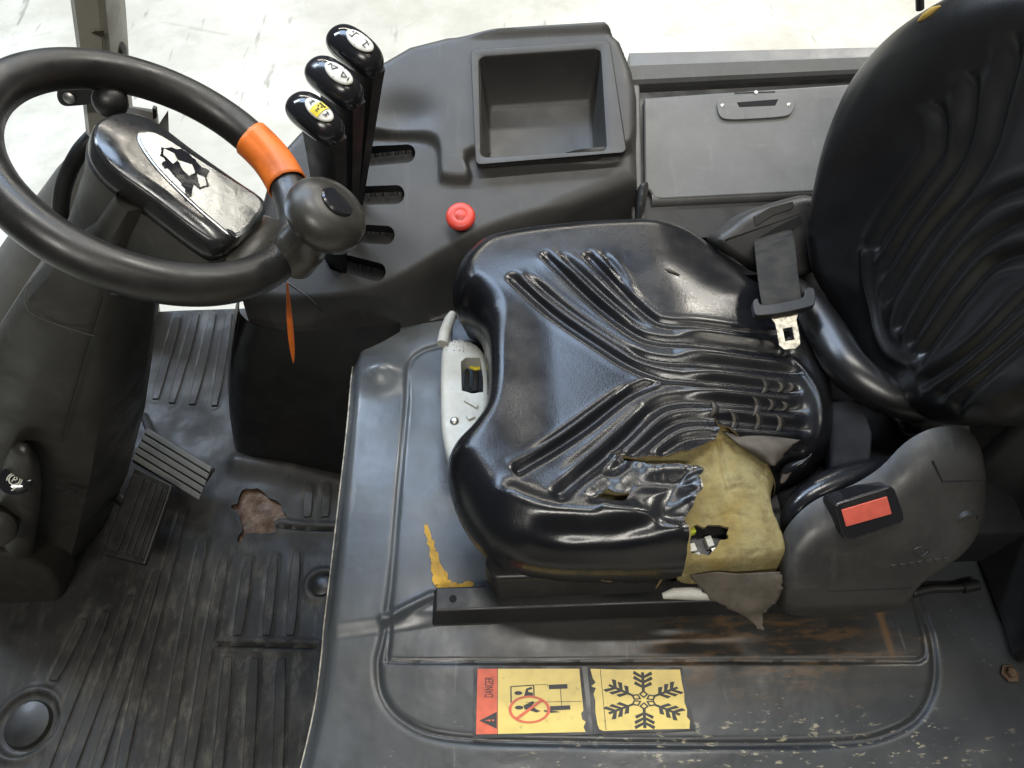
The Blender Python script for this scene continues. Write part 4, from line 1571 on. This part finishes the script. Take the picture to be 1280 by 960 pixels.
# tray
def rr(px4, dz, r=.010, n=6):
    """rounded quad from four traced corners on the console plane"""
    C4 = [cpz(*p, dz) for p in px4]
    out = []
    for i in range(4):
        p, a, b = C4[i], C4[i - 1], C4[(i + 1) % 4]
        u = (a - p) / np.linalg.norm(a - p)
        v = (b - p) / np.linalg.norm(b - p)
        for t in np.linspace(0, 1, n):
            out.append(p + u * r * (1 - t) ** 2 + v * r * t ** 2)
    return np.array(out)


To = [(588, 62), (762, 50), (784, 190), (595, 206)]
Ti = [(599, 71), (751, 61), (758, 188), (601, 196)]
dn = lambda L, h: [p - cn * h for p in L]
t0 = rr(To, .018, .010)
t1 = rr(To, .026, .009)
Ti_ = rr(Ti, .026, .011)
mid = lambda a, b, t: [x * (1 - t) + y * t for x, y in zip(a, b)]
cen = Ti_.mean(0)
fl = [cen + (p - cen) * .90 - np.array([0, 0, .080]) for p in Ti_]
fl2 = [cen + (p - cen) * .85 - np.array([0, 0, .084]) for p in Ti_]
tray = loft('storage_tray', [dn(t0, .012), t0, mid(t1, Ti_, .06), mid(t1, Ti_, .2), mid(t1, Ti_, .8), mid(t1, dn(Ti_, .0015), .96), dn(Ti_, .005), mid(dn(Ti_, .01), fl, .5), fl, fl2], M['console'], console, cap=(False, True), angle=50)
p = cen + np.array([-.086, -.060, -.0795])
lathe('drain_hole', pz(612, 192, cen[2] - .0825), (0, 0, 1), [(.0022, 0), (.0022, .0006)], M['gap'], tray, 12)

# lower body of the console, down to the mat
Epx = [(322, 255), (304, 335), (299, 370), (300, 390), (318, 404), (340, 409), (362, 412), (392, 412), (420, 411), (450, 407), (500, 402)]
Bpx = [(300, 470), (290, 520), (291, 550), (296, 570), (306, 578), (322, 582), (348, 586), (385, 592), (420, 600), (450, 606), (500, 612)]
E3, B3 = [], []
for (ex, ey), (bx_, by_) in zip(Epx, Bpx):
    c = psurf(ex, ey, KG, 30)
    k_ = sdf(c[:1], c[1:2], con_out)[0]
    E3.append(c)
    B3.append(pz(bx_, by_, MZ - .01))
E3, B3 = cr(E3, 5, False), cr(B3, 5, False)
lps = []
for t in (0, .06, .14, .25, .4, .6, .8, 1.0):
    L_ = []
    for a, b in zip(E3, B3):
        h = t + .10 * math.sin(math.pi * t)               # bulges out under the rim, then runs down to the mat
        hz = a[2] - .004 + (b[2] - a[2]) * t
        L_.append((a[0] + (b[0] - a[0]) * h, a[1] + (b[1] - a[1]) * h - .004 * math.sin(math.pi * min(1, t * 2.5)), hz))
    lps.append(L_)
lowb = loft('console_body', lps, M['deep'], console, cap=(False, False), closed=False, angle=60)  # near-black colour stands in for the shade below the console
sm_ = [psurf(x, y, KG, 30) + np.array([0, 0, .0006]) for x, y in [(345, 338), (356, 350), (372, 362), (388, 374), (400, 386), (410, 398)]]
tube('console_seam', cr(sm_, 4, False), .0013, M['cover'], console, n=6)

# ------------------------------------------------------------------ side panel with storage lid
SA, SB, SY = -.08, .52, .44
SN = np.array([0, -SB, 1.0])


def lpz(x, y, dz=0):
    return ppl(x, y, SN, SA - SB * SY + dz)


sn = SN / np.linalg.norm(SN)
panel = empty('storage_compartment', lpz(930, 180), 'grey side body panel with storage compartment lid', 'body panel')
fr_t = [lpz(x, y, 0) for x, y in [(792, 70), (1120, 60)]]
LD = [(801, 115), (1130, 93), (1130, 240), (812, 263), (803, 245)]
lidP = [lpz(x, y, .002) for x, y in [(805, 122), (1130, 100), (1130, 232), (1010, 240), (826, 249), (817, 247), (812, 238), (806, 236)]]
prism('panel_back', [lpz(x, y, -.012) for x, y in [(796, 100), (1150, 90), (1150, 290), (798, 300)]], -sn * .02, M['black'], panel, .002)
lid = prism('storage_lid', lidP, -sn * .010, M['lid'], panel, .004)
# the lid's lower lip rolls under
lo = [lpz(x, y, 0) for x, y in [(815, 246), (1130, 231)]]
tube('lid_lip', [lo[0] - sn * .012, lo[1] - sn * .012], .013, M['lid'], lid, n=20)
# frame: post beside the tray, flange above
prism('frame_post', [lpz(x, y, .003) for x, y in [(786, 80), (800, 80), (800, 112), (803, 250), (806, 275), (790, 275)]], -sn * .03, M['lid'], panel, .004)
fa, fb = lpz(786, 106, .004), lpz(1150, 88, .004)
ga, gb = lpz(786, 68, 0), lpz(1150, 60, 0)
sec = lambda a, g: [a - sn * .02, a, a + (g - a) * .10 + sn * .006, a + (g - a) * .5 + sn * .012, a + (g - a) * .56 + sn * .011, a + (g - a) * .93 + sn * .010, g + sn * .004, g - sn * .03]
loft('top_flange', [sec(fa, ga), sec(fb, gb)], M['lid'], panel, angle=25)
prism('lower_skirt', [(.05, .445, -.095), (.75, .44, -.095), (.75, .33, -.19), (.05, .33, -.19)], (0, 0, -.03), M['black'], panel, .003)
# latch plate
lt = empty('lid_latch', lpz(943, 132, .004))
lt.parent = panel
lt.location = Vector(lpz(943, 132, .004)) - panel.location
LPX = cr([(896, 132), (900, 124), (912, 121), (942, 119), (975, 118), (988, 121), (993, 129), (990, 140), (980, 146), (945, 149), (912, 150), (900, 146)], 4)
prism('latch_plate', [lpz(x, y, .0045) for x, y in LPX], sn * .0022, M['lid'], lt, .0012)
prism('finger_recess', [lpz(x, y, .0068) for x, y in [(921, 128), (973, 124), (969, 132), (924, 134)]], sn * .0004, M['gap'], lt, .0001)
prism('latch_slit', [lpz(x, y, .0070) for x, y in [(918, 116), (969, 114), (969, 115.6), (918, 117.6)]], sn * .0004, M['gap'], lt, .0001)
for x, y in [(903, 132), (986, 131)]:
    lathe('latch_screw', lpz(x, y, .0066), sn, [(.0034, 0), (.0034, .0008), (.002, .0014), (0, .0014)], M['screw'], lt, 14)
lathe('latch_rivet', lpz(945, 115.5, .0066), sn, [(.0036, 0), (.003, .0014), (0, .0016)], M['white'], lt, 14)
for x in (931, 959):
    prism('latch_rib', [lpz(x, 136, .0068), lpz(x + 2, 136, .0068), lpz(x + 2, 147, .0068), lpz(x, 147, .0068)], sn * .0006, M['lid'], lt, .0002)

# ------------------------------------------------------------------ emergency stop
bc = cpz(577, 278, .002)
es_ = empty('emergency_stop_button', bc, 'red mushroom push button on the side console', 'button')
lathe('button_collar', bc, cn, [(0.0152, -.004), (0.0152, .004), (0.0128, .006), (0.0128, .016)], M['black'], es_)
hb = bc + cn * .014
lathe('button_head', hb, cn, [(0.0122, 0), (0.0201, .001), (0.0226, .004), (0.0229, .008), (0.0214, .0115), (0.0177, .0135), (0.0104, .0143), (0.0098, .0140), (0.0085, .0140), (0.0078, .0146), (0, .0148)], M['red'], es_, 48)

# ------------------------------------------------------------------ control levers
def lever(hx, hy, hY, slot_px, badge, label):
    H = py_(hx, hy, hY)
    Bp = cpz(*slot_px)
    e = empty('control_lever', Bp, label, 'lever', 'hydraulic control levers on the side console')
    ax = H - Bp
    # handle: long axis points along the truck and down to the right in view
    right = np.array([.72, -.62, -.22])
    right /= np.linalg.norm(right)
    up = np.cross(right, [0, 0, 1.0])
    up = np.cross(up, right)
    up /= np.linalg.norm(up)
    # tilt the crown towards the driver
    fw = np.cross(up, right)
    up = up * .93 + np.array([.15, -.25, .1])
    up -= right * (up @ right)
    up /= np.linalg.norm(up)
    fw = np.cross(up, right)
    prof = [(-.041, .003), (-.039, .011), (-.034, .0185), (-.023, .0235), (-.005, .0245), (.015, .0240), (.029, .0222), (.038, .017), (.0425, .009), (.044, .002)]
    loops = []
    for s, r in prof:
        c = H + right * s + up * (-.004 * (s / .03) ** 2)
        loops.append([c + r * (fw * math.cos(t) * .95 + up * (math.sin(t) * (.80 if math.sin(t) > 0 else 1.25))) for t in np.linspace(0, 2 * math.pi, 28, endpoint=False)])
    h = loft('lever_handle', loops, M['gloss'], e, angle=0, subsurf=1)
    # neck from handle into the blade
    n0 = H - up * .014 + right * .004
    T0 = n0 + right * .010
    Q = [T0 + (Bp + np.array([0, 0, -.015]) - T0) * t for t in (0, .33, .66, 1)]
    Q = cr(Q, 6, False)
    lp = []
    for i, q in enumerate(Q):
        t = i / (len(Q) - 1)
        a = .013 * (1 - t) + .017
        b = .006 * (1 - t) + .007
        lp.append([q + right * a * sx + fw * b * sy for sx, sy in ((-1, -.8), (-.85, -1), (.85, -1), (1, -.8), (1, .8), (.85, 1), (-.85, 1), (-1, .8))])
    loft('lever_blade', lp, M['deep'], e, angle=40)
    # badge: oval plate on the crown
    bc_ = H + right * .013
    BT = lambda u, v, k_: bc_ + right * u * .021 + fw * v * .0108 + up * (.0190 - .0045 * ((u * .021 + .006) / .03) ** 2 - .0045 * (v) ** 2 * .9 + k_)
    V_, F_ = [], []
    nr, na = 6, 32
    V_.append(BT(0, 0, .0012))
    for i in range(1, nr + 1):
        for j in range(na):
            t = 2 * math.pi * j / na
            V_.append(BT(i / nr * math.cos(t), i / nr * math.sin(t), .0012))
    for j in range(na):
        F_.append((0, 1 + j, 1 + (j + 1) % na))
    for i in range(nr - 1):
        for j in range(na):
            F_.append((1 + i * na + j, 1 + (i + 1) * na + j, 1 + (i + 1) * na + (j + 1) % na, 1 + i * na + (j + 1) % na))
    bd = build('badge', V_, F_, M['white'], e, solid=.002, angle=0)

    def sym(uv, m=M['ink'], k_=.0033):
        V = [BT(u, v, k_) for u, v in uv]
        build('symbol', V, [tuple(range(len(V)))], m, bd, smooth=False, solid=.0003)
    bar = lambda a, b, w_: [tuple(p) for p in strip(a, b, w_)]
    if badge == 'yellow':
        for q in range(6):
            v0, v1 = -.93 + q * .31, -.93 + (q + 1) * .31
            sym([(-.30, v0), (.32, v0), (.32, v1), (-.30, v1)], M['yel'], .0034)
        sym([(-.22, .45), (.22, .45), (.22, .72), (.1, .62), (-.22, .70)], k_=.0042)
        sym([(-.18, .05), (-.02, .05), (-.10, .3)], k_=.0042)
        sym([(.02, .3), (.18, .3), (.10, .05)], k_=.0042)
        sym([(-.04, -.1), (.14, -.1), (.05, -.45)], k_=.0042)
        sym(bar((-.04, -.5), (.16, -.5), .05), k_=.0042)
        for s in (-1, 1):
            sym(bar((s * .45, -.3), (s * .7, -.1), .05))
            sym(bar((s * .45, .3), (s * .72, .2), .05))
            sym(bar((s * .58, -.25), (s * .58, .35), .045))
    else:
        sym(bar((0, -.95), (0, .95), .015))
        for s in (-1, 1):
            if badge == 'tilt':
                sym(bar((s * .2, .35), (s * .62, .1), .045))
                sym(bar((s * .2, .35), (s * .36, -.3), .045))
                sym(bar((s * .36, -.3), (s * .62, .1), .045))
                sym(bar((s * .7, .3), (s * .78, -.2), .04))
            else:
                sym(bar((s * .45, -.45), (s * .45, .45), .045))
                sym(bar((s * .45, -.4), (s * .68, -.4), .05))
                sym(bar((s * .25, .4), (s * .45, .4), .05))
                sym([(s * .62 - .08, .1), (s * .62 + .08, .1), (s * .62, .4)])
    return e


lever(442, 58, .365, (438, 245), 'lift', 'black lever with plain white badge, tallest and farthest of the three')
lever(416, 98, .315, (430, 291), 'tilt', 'black lever with white arrow badge, middle of the three levers')
lever(392, 143, .270, (418, 328), 'yellow', 'black lever whose badge has a yellow centre, nearest the steering wheel')

# ------------------------------------------------------------------ steering wheel
WC = np.array([-.3240, .029, .3210])
WN = np.array([.5689, .0887, .8176])
WN /= np.linalg.norm(WN)
WR, Wr = .135, .0185
wu = np.cross(WN, [0, 1, 0])
wu /= np.linalg.norm(wu)
wv_ = np.cross(WN, wu)


def wpl(x, y, k_=0):
    return ppl(x, y, WN, WN @ WC + k_)


def wang(x, y):
    d = wpl(x, y) - WC
    return math.atan2(d @ wv_, d @ wu)


def wpt(a, R=WR, k_=0):
    return WC + R * (math.cos(a) * wu + math.sin(a) * wv_) + WN * k_


wheel = empty('steering_wheel', WC, 'black rubber steering wheel with spinner knob', 'steering wheel')
t_ = np.linspace(0, 2 * math.pi, 120, endpoint=False)
loops = []
for a in t_:
    c = wpt(a)
    rd = (c - WC) / WR
    loops.append([c + Wr * (rd * math.cos(s) * 1.0 + WN * math.sin(s) * 1.02) for s in np.linspace(0, 2 * math.pi, 28, endpoint=False)])
loops.append(loops[0])
n_ = 28
V_ = np.concatenate(loops[:-1])
F_ = [(i * n_ + j, i * n_ + (j + 1) % n_, ((i + 1) % 120) * n_ + (j + 1) % n_, ((i + 1) % 120) * n_ + j) for i in range(120) for j in range(n_)]
build('rim', V_, F_, M['rubber'], wheel, angle=0)
ak = wang(358, 320)
# spoke web joining rim and hub under the knob
sp_l = []
for R_, wd_, th, k_ in [(.040, .040, .012, -.030), (.07, .040, .012, -.020), (.10, .044, .012, -.008), (.125, .044, .013, -.001)]:
    c = wpt(ak, R_, k_)
    rd = wpt(ak, 1, 0) - WC
    tg = np.cross(WN, rd)
    sp_l.append([c + tg * wd_ * math.cos(s) + WN * th * math.sin(s) for s in np.linspace(0, 2 * math.pi, 20, endpoint=False)])
loft('spoke', sp_l, M['column'], wheel, angle=0)
# spinner knob
kb = wpt(ak, WR + .010, .020)
ka = WN * .9 + np.array([.22, -.06, .1])
ka /= np.linalg.norm(ka)
kn = lathe('spinner_knob', kb, ka, [(.024, -.020), (.024, .004), (.0225, .006), (.0215, .020), (.0225, .028), (.031, .033), (.0370, .040), (.0385, .048), (.0370, .057), (.031, .065), (.022, .069), (.012, .0705), (.0, .071)], M['knob'], wheel, 48, angle=50)
lathe('knob_cap', kb + ka * .0685, ka + np.array([.10, .12, 0]), [(.0165, -.004), (.0165, .0012), (.0150, .0028), (.008, .0036), (0, .0038)], M['gloss'], kn, 36)

# orange tape wrapped round the rim
a0, a1 = wang(317, 172), wang(349, 232)
if abs(a1 - a0) > math.pi:
    a1 += 2 * math.pi * (1 if a1 < a0 else -1)
lp = []
for a in np.linspace(a0, a1, 14):
    c = wpt(a)
    rd = (c - WC) / WR
    lp.append([c + (Wr + .0012 + .0016 * (((s - 2.2) / (2 * math.pi)) % 1) + .0003 * math.sin(5 * s + a * 9)) * (rd * math.cos(s) + WN * math.sin(s)) for s in np.linspace(0, 2 * math.pi, 40, endpoint=False)])
tp = loft('orange_sleeve', lp, M['orange'], None, cap=(False, False), solid=.0012, angle=0)
tag(tp, 'orange sleeve wrapped round the steering wheel rim', 'sleeve')
# orange strap hanging below the wheel
c0 = wpt(ak, WR, -.019)
st = []
for i, (x, y, wd_) in enumerate([(359, 352, .0012), (360, 372, .0022), (362, 400, .0040), (364, 425, .0042), (366, 442, .0032), (367, 455, .0006)]):
    p = py_(x, y, .075 + .012 * i / 5)
    st.append([p + np.array([-wd_, 0, 0]), p + np.array([0, -.001, 0]), p + np.array([wd_, .001, 0])])
sp_ = sheet('orange_strap', st, M['orange'], None, .0008, 1)
tag(sp_, 'thin orange strap hanging below the steering wheel', 'strap')

# ------------------------------------------------------------------ steering column
col = empty('steering_column', (-.55, .03, MZ), 'dark steering column with glossy instrument pod inside the wheel', 'steering column')
pod_px = cr([(120, 158), (150, 148), (185, 156), (240, 196), (300, 238), (328, 258), (326, 275), (300, 300), (272, 313), (245, 300), (190, 258), (140, 222), (118, 196), (113, 175)], 5)
K0 = .010
podT = np.array([wpl(x, y, K0) for x, y in pod_px])
pc = podT.mean(0)


def ps(sc_, k_, sh=0):
    return [pc + (p - pc) * sc_ + WN * k_ + np.array([0, 0, sh]) for p in podT]


loft('instrument_pod', [[p + np.array([-.07, 0, 0]) for p in ps(.30, -.13)], [p + np.array([-.025, 0, 0]) for p in ps(.72, -.09)], ps(.97, -.04), ps(1.015, -.014)], M['column'], col, cap=(True, True), angle=30)
capb = loft('pod_cap', [ps(1.0, -.014), ps(1.006, -.006), ps(.998, .003), ps(.975, .0078), ps(.93, .0098), ps(.6, .0104)], M['podcap'], col, angle=0)
dpx = cr([(171, 170), (180, 164), (200, 170), (258, 207), (312, 241), (329, 256), (322, 274), (296, 298), (268, 280), (233, 249), (196, 212), (177, 186)], 4)
# the lens lies a little proud of the cap
DK = K0 + .0108
dl = [wpl(x, y, DK) for x, y in dpx]
dm = np.mean(dl, 0)
dl = [dm + (p - dm) * .99 for p in dl]
DN = WN
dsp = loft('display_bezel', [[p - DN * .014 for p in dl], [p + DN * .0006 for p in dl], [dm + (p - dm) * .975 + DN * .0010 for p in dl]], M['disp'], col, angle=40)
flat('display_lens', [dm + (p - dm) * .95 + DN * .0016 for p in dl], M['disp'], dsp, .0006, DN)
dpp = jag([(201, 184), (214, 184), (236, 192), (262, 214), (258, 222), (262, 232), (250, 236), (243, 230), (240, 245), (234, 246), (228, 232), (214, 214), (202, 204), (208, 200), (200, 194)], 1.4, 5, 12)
flat('painted_reflection', [wpl(x, y, DK + .0026) for x, y in dpp], M['gloss'], dsp, .0004, DN)  # black patch paints a dark reflection onto the lens
for q in [[(205, 186), (218, 192), (222, 201), (216, 205), (204, 193)], [(222, 200), (240, 206), (244, 216), (236, 220), (228, 212)], [(246, 218), (256, 222), (258, 232), (250, 234)]]:
    flat('reflection_break', [wpl(x, y, DK + .0031) for x, y in q], M['disp'], dsp, .0003, DN)  # bright breaks painted into the dark reflection
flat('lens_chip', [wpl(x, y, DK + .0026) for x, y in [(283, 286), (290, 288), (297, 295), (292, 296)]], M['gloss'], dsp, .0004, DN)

# lower column body: near face, right face
NRp = [(178, 262), (160, 300), (150, 340), (142, 385), (134, 440), (124, 515), (112, 590), (92, 680), (60, 780), (18, 880)]
FRp = [(232, 265), (215, 300), (208, 345), (198, 385), (191, 440), (181, 510), (160, 590), (130, 660), (92, 745), (45, 835)]
LEp = [(145, 255), (120, 292), (68, 330), (30, 372), (-8, 430), (-60, 515), (-110, 590), (-170, 680), (-230, 780), (-300, 880)]
lp = []
for a_, b_, c_ in zip(NRp, FRp, LEp):
    a, b, L0 = py_(*a_, -.03), py_(*b_, .09), py_(*c_, -.035)
    d, e = b - a, L0 - a
    lp.append([L0 + np.array([-.02, .05, -.02]), L0 + np.array([-.004, .012, 0]), L0 + e * -.06, a + e * .5 + np.array([0, -.006, 0]), a + e * .12, a + d * .04, a + d * .3 + np.array([.004, 0, 0]), a + d * .75 + np.array([.006, 0, 0]), b, b + np.array([-.02, .02, 0]), L0 + np.array([0, .16, -.02])])
loft('column_body', lp, M['column'], col, angle=50)
# seam lines on the column cover
def colpt(x, y, Y):
    return py_(x, y, Y)


tube('cover_seam', [py_(x, y, -.0385) for x, y in [(128, 372), (118, 405), (104, 450), (90, 500), (76, 552)]], .0008, M['gap'], col, n=6)
tube('cover_seam', cr([py_(x, y, -.0395) for x, y in [(38, 352), (32, 372), (36, 388), (52, 398), (85, 410), (118, 420)]], 5, False), .0007, M['cowl'], col, n=6)
# cowl behind the wheel
cwl = []
for (cx_, cy_), r_ in [((128, 162), .008), ((122, 178), .026), ((112, 205), .046), ((92, 262), .078), ((62, 340), .12), ((20, 450), .16), ((-20, 560), .19), ((-60, 680), .21)]:
    c = py_(cx_, cy_, .20)
    cwl.append([c + r_ * np.array([math.cos(t), math.sin(t) * .8, .2 * math.cos(t)]) for t in np.linspace(0, 2 * math.pi, 32, endpoint=False)])
loft('column_cowl', cwl, M['cowl'], col, angle=0)
tube('cable_loop', cr([py_(116, 172, .12), py_(100, 190, .11), py_(85, 218, .10), py_(77, 246, .09), py_(75, 285, .08)], 6, False), .0085, M['rubber'], col, n=14)

# direction lever with ball knob
dl_ = empty('direction_lever', py_(150, 150, .12), 'short stalk with round black ball knob behind the wheel rim', 'lever')
bp = py_(138, 126, .13)
bmx = []
lathe('ball_knob', bp - np.array([0, 0, .0165]), (0, 0, 1), [(.017 * math.sin(t), .0165 - .0165 * math.cos(t)) for t in np.linspace(0.001, math.pi, 16)], M['black'], dl_, 28, angle=0)
tube('stalk', [bp, py_(150, 150, .12), py_(160, 175, .11)], .007, M['black'], dl_, n=12)
cyl = empty('column_housing', py_(170, 150, .17), 'dark grey cylinder housing behind the instrument pod', 'housing')
tube('housing_body', [py_(172, 134, .19), py_(172, 138, .188), py_(170, 160, .175), py_(168, 185, .16)], [.016, .0205, .024, .030], M['cowl'], cyl, n=24)
prism('housing_tab', [py_(x, y, .17) for x, y in [(190, 135), (195, 137), (196, 148), (191, 150)]], (0, .006, 0), M['black'], cyl, .001)

# front pillar of the guard with bracket
pil = empty('front_pillar', py_(128, 165, .52), 'olive grey front pillar of the overhead guard', 'pillar')
Lp, Rp = [(72, -120), (96, 60), (108, 170), (125, 250), (165, 480)], [(126, -120), (143, 60), (150, 150), (165, 250), (200, 480)]
lp = []
for a, b in zip(Lp, Rp):
    A, B = py_(*a, .52), py_(*b, .52)
    dp = np.array([0, .07, 0])
    lp.append([A, A + (B - A) * .14 + np.array([0, -.010, 0]), A + (B - A) * .2 + np.array([0, -.016, 0]), B + np.array([-.012, -.016, 0]), B + np.array([-.003, -.010, 0]), B, B + dp, A + dp])
loft('pillar_tube', lp, M['pillar'], pil, angle=25)
pa = py_(127, 42, .502)
flat('rust_chip', [py_(x, y, .5005) for x, y in jag([(114, 41), (122, 39), (131, 38), (131, 44), (124, 45)], .6, 3, 3)], simple('chip_rust', (.035, .022, .015), .8), pil, .0005, (0, -1, 0))
flat('rust_run', [py_(x, y, .5005) for x, y in [(127, 45), (129, 45), (129.5, 62), (128, 62)]], simple('run_stain', (.10, .09, .07), .8), pil, .0004, (0, -1, 0))
brk = empty('pillar_bracket', py_(108, 122, .48), 'black oblong bracket bolted to the front pillar', 'bracket')
prism('bracket_plate', cr([py_(x, y, .47) for x, y in [(70, 118), (74, 111), (90, 109), (135, 108), (150, 112), (150, 126), (130, 130), (95, 134), (80, 134), (72, 128)]], 4), (0, .03, 0), M['black'], brk, .005)
lathe('bolt', py_(87, 122, .469), (0, -1, .3), [(.0085, -.004), (.0085, .003), (.006, .005), (0, .005)], M['screw'], brk, 20)
lathe('rear_knob', py_(149, 62, .55), (1, 0, 0), [(.012, -.01), (.014, 0), (.010, .008), (0, .010)], M['black'], brk, 20)

# ------------------------------------------------------------------ parking brake switch and dash pocket
pb = empty('parking_brake_switch', pz(25, 600, -.12), 'dark rounded boss with white circled P symbol on the dash', 'switch')
pa_ = py_(20, 600, -.07)
pn = (CAM - pa_)
pn = pn / np.linalg.norm(pn)
pn = pn * .6 + np.array([.05, -.3, .75])
pn /= np.linalg.norm(pn)
dnv = py_(8, 720, -.05) - py_(20, 600, -.05)
sec_ = []
for k_, (t, r_) in enumerate([(-.30, .004), (-.27, .020), (-.20, .033), (-.08, .042), (.1, .046), (.4, .047), (.7, .048), (1.0, .046)]):
    c = pa_ - pn * .0525 + dnv * t + np.array([-.008, 0, 0])
    sv = np.cross(dnv / np.linalg.norm(dnv), pn)
    sec_.append([c + r_ * 1.0 * (pn * math.sin(a) * (1.02 if math.sin(a) > 0 else .4) + sv * math.copysign(abs(math.cos(a)) ** .7, math.cos(a)) * 1.35) for a in np.linspace(0, 2 * math.pi, 36, endpoint=False)])
loft('switch_boss', sec_, M['column'], pb, angle=0)
pu = np.cross(np.array([.35, .9, 0.]), pn)
pu /= np.linalg.norm(pu)
pv = np.cross(pn, pu)
c_ = pa_ + pn * .0015
bdg = lathe('badge', pa_ + (c_ - pa_) * 1.0 + pn * .0005, pn, [(.019, -.004), (.019, .0015), (.017, .0025), (0, .003)], M['gloss'], pb, 32)
bb = c_ + pn * .0038


def ps_(u, v):
    return bb + pu * u + pv * v


def stroke(name, pts, r=.0007):
    tube(name, [ps_(*p) for p in pts], r, M['white'], bdg, n=6)


stroke('parking_symbol', [(.0062 * math.cos(a), .0062 * math.sin(a)) for a in np.linspace(0, 2 * math.pi, 28)], .0008)
stroke('parking_symbol', [(-.0085 * math.sin(a), .0085 * math.cos(a)) for a in np.linspace(.9, 2.2, 10)])
stroke('parking_symbol', [(.0085 * math.sin(a), .0085 * math.cos(a)) for a in np.linspace(.9, 2.2, 10)])
stroke('parking_symbol', [(-.0015, -.0035), (-.0015, .0035), (.001, .0035), (.0022, .0018), (.001, .0), (-.0015, .0)])
stroke('parking_symbol', [(.004, -.013), (.006, -.011), (.004, -.010), (.007, -.009)], .0009)
stroke('parking_symbol', [(-.004, .011), (-.006, .013), (-.004, .014), (-.006, .016)], .0009)
ko = lathe('dash_control', py_(-6, 655, -.08), (.5, -.6, .6), [(.022, -.02), (.026, .0), (.029, .015), (.026, .028), (.016, .035), (0, .037)], M['knob'], None, 36)
tag(ko, 'dark rounded knob below the parking brake symbol at the dash', 'knob')
pk = prism('dash_pocket', cr([py_(x, y, -.075) for x, y in [(-60, 690), (0, 692), (40, 705), (66, 722), (74, 750), (66, 785), (52, 800), (20, 830), (-60, 850)]], 5), np.array([0, .06, -.03]), M['column'], None, .012)
tag(pk, 'rounded dark pocket cover low on the dash', 'cover')
sl_ = prism('dash_slot', [py_(x, y, -.047) for x, y in [(72, 605), (94, 613), (93, 618), (71, 610)]], (0, .002, -.004), M['gap'], col, .0003)

# ------------------------------------------------------------------ pedals
ap = empty('accelerator_pedal', pz(220, 580, MZ), 'grey ribbed accelerator pedal pad', 'pedal')
az = MZ + .075
q4 = [pz(183, 533, az + .03), pz(268, 584, az), pz(244, 620, az - .015), pz(164, 576, az + .02)]
prism('pedal_pad', q4, (0, 0, -.010), M['cover'], ap, .003)
U = (q4[1] - q4[0])
Vv = (q4[3] - q4[0])
nn = np.cross(Vv, U)
nn /= np.linalg.norm(nn)
if nn[2] < 0:
    nn = -nn
for i in range(5):
    s0, s1 = .04 + i * .192, .04 + i * .192 + .155
    prism('pedal_rib', [q4[0] + U * .02 + Vv * s0 + nn * .001, q4[0] + U * .98 + Vv * s0 + nn * .001, q4[0] + U * .98 + Vv * s1 + nn * .001, q4[0] + U * .02 + Vv * s1 + nn * .001], nn * .004, M['pedal'] if 'pedal' in M else M['cowl'], ap, .0012)
tube('pedal_arm', [q4[0] * .5 + q4[2] * .5 - nn * .01, pz(190, 545, MZ + .03), pz(180, 520, MZ)], .008, M['black'], ap, n=10)
bpz = MZ + .10
bp_ = empty('brake_pedal', pz(170, 640, MZ), 'black rubber brake pedal pad with lengthwise grooves', 'pedal')
q4 = [pz(168, 583, bpz + .02), pz(216, 606, bpz + .012), pz(181, 706, bpz - .02), pz(127, 692, bpz - .012)]
prism('pedal_pad', q4, (0, 0, -.012), M['rubber'], bp_, .004)
U, Vv = q4[1] - q4[0], q4[3] - q4[0]
nn = np.cross(Vv, U)
nn /= np.linalg.norm(nn)
if nn[2] < 0:
    nn = -nn
for s0, s1 in [(.06, .34), (.40, .52), (.57, .67), (.72, .82), (.87, .95)]:
    prism('pedal_rib', [q4[0] + U * s0 + Vv * .08 + nn * .001, q4[0] + U * s1 + Vv * .08 + nn * .001, (q4[3] + (q4[2] - q4[3]) * s1) - Vv * .06 + nn * .001, (q4[3] + (q4[2] - q4[3]) * s0) - Vv * .06 + nn * .001], nn * .003, M['rubber'], bp_, .001)
tube('pedal_arm', [q4[0] * .5 + q4[2] * .5 - nn * .012, pz(120, 600, MZ + .1), pz(90, 560, MZ + .15)], .010, M['black'], bp_, n=10)

# small post beyond the backrest
o = tube('guard_post', [py_(1149, -30, .62), py_(1150, 11, .62)], .0065, M['black'], None, n=12)
tag(o, 'thin black post rising behind the backrest shoulder', 'post')
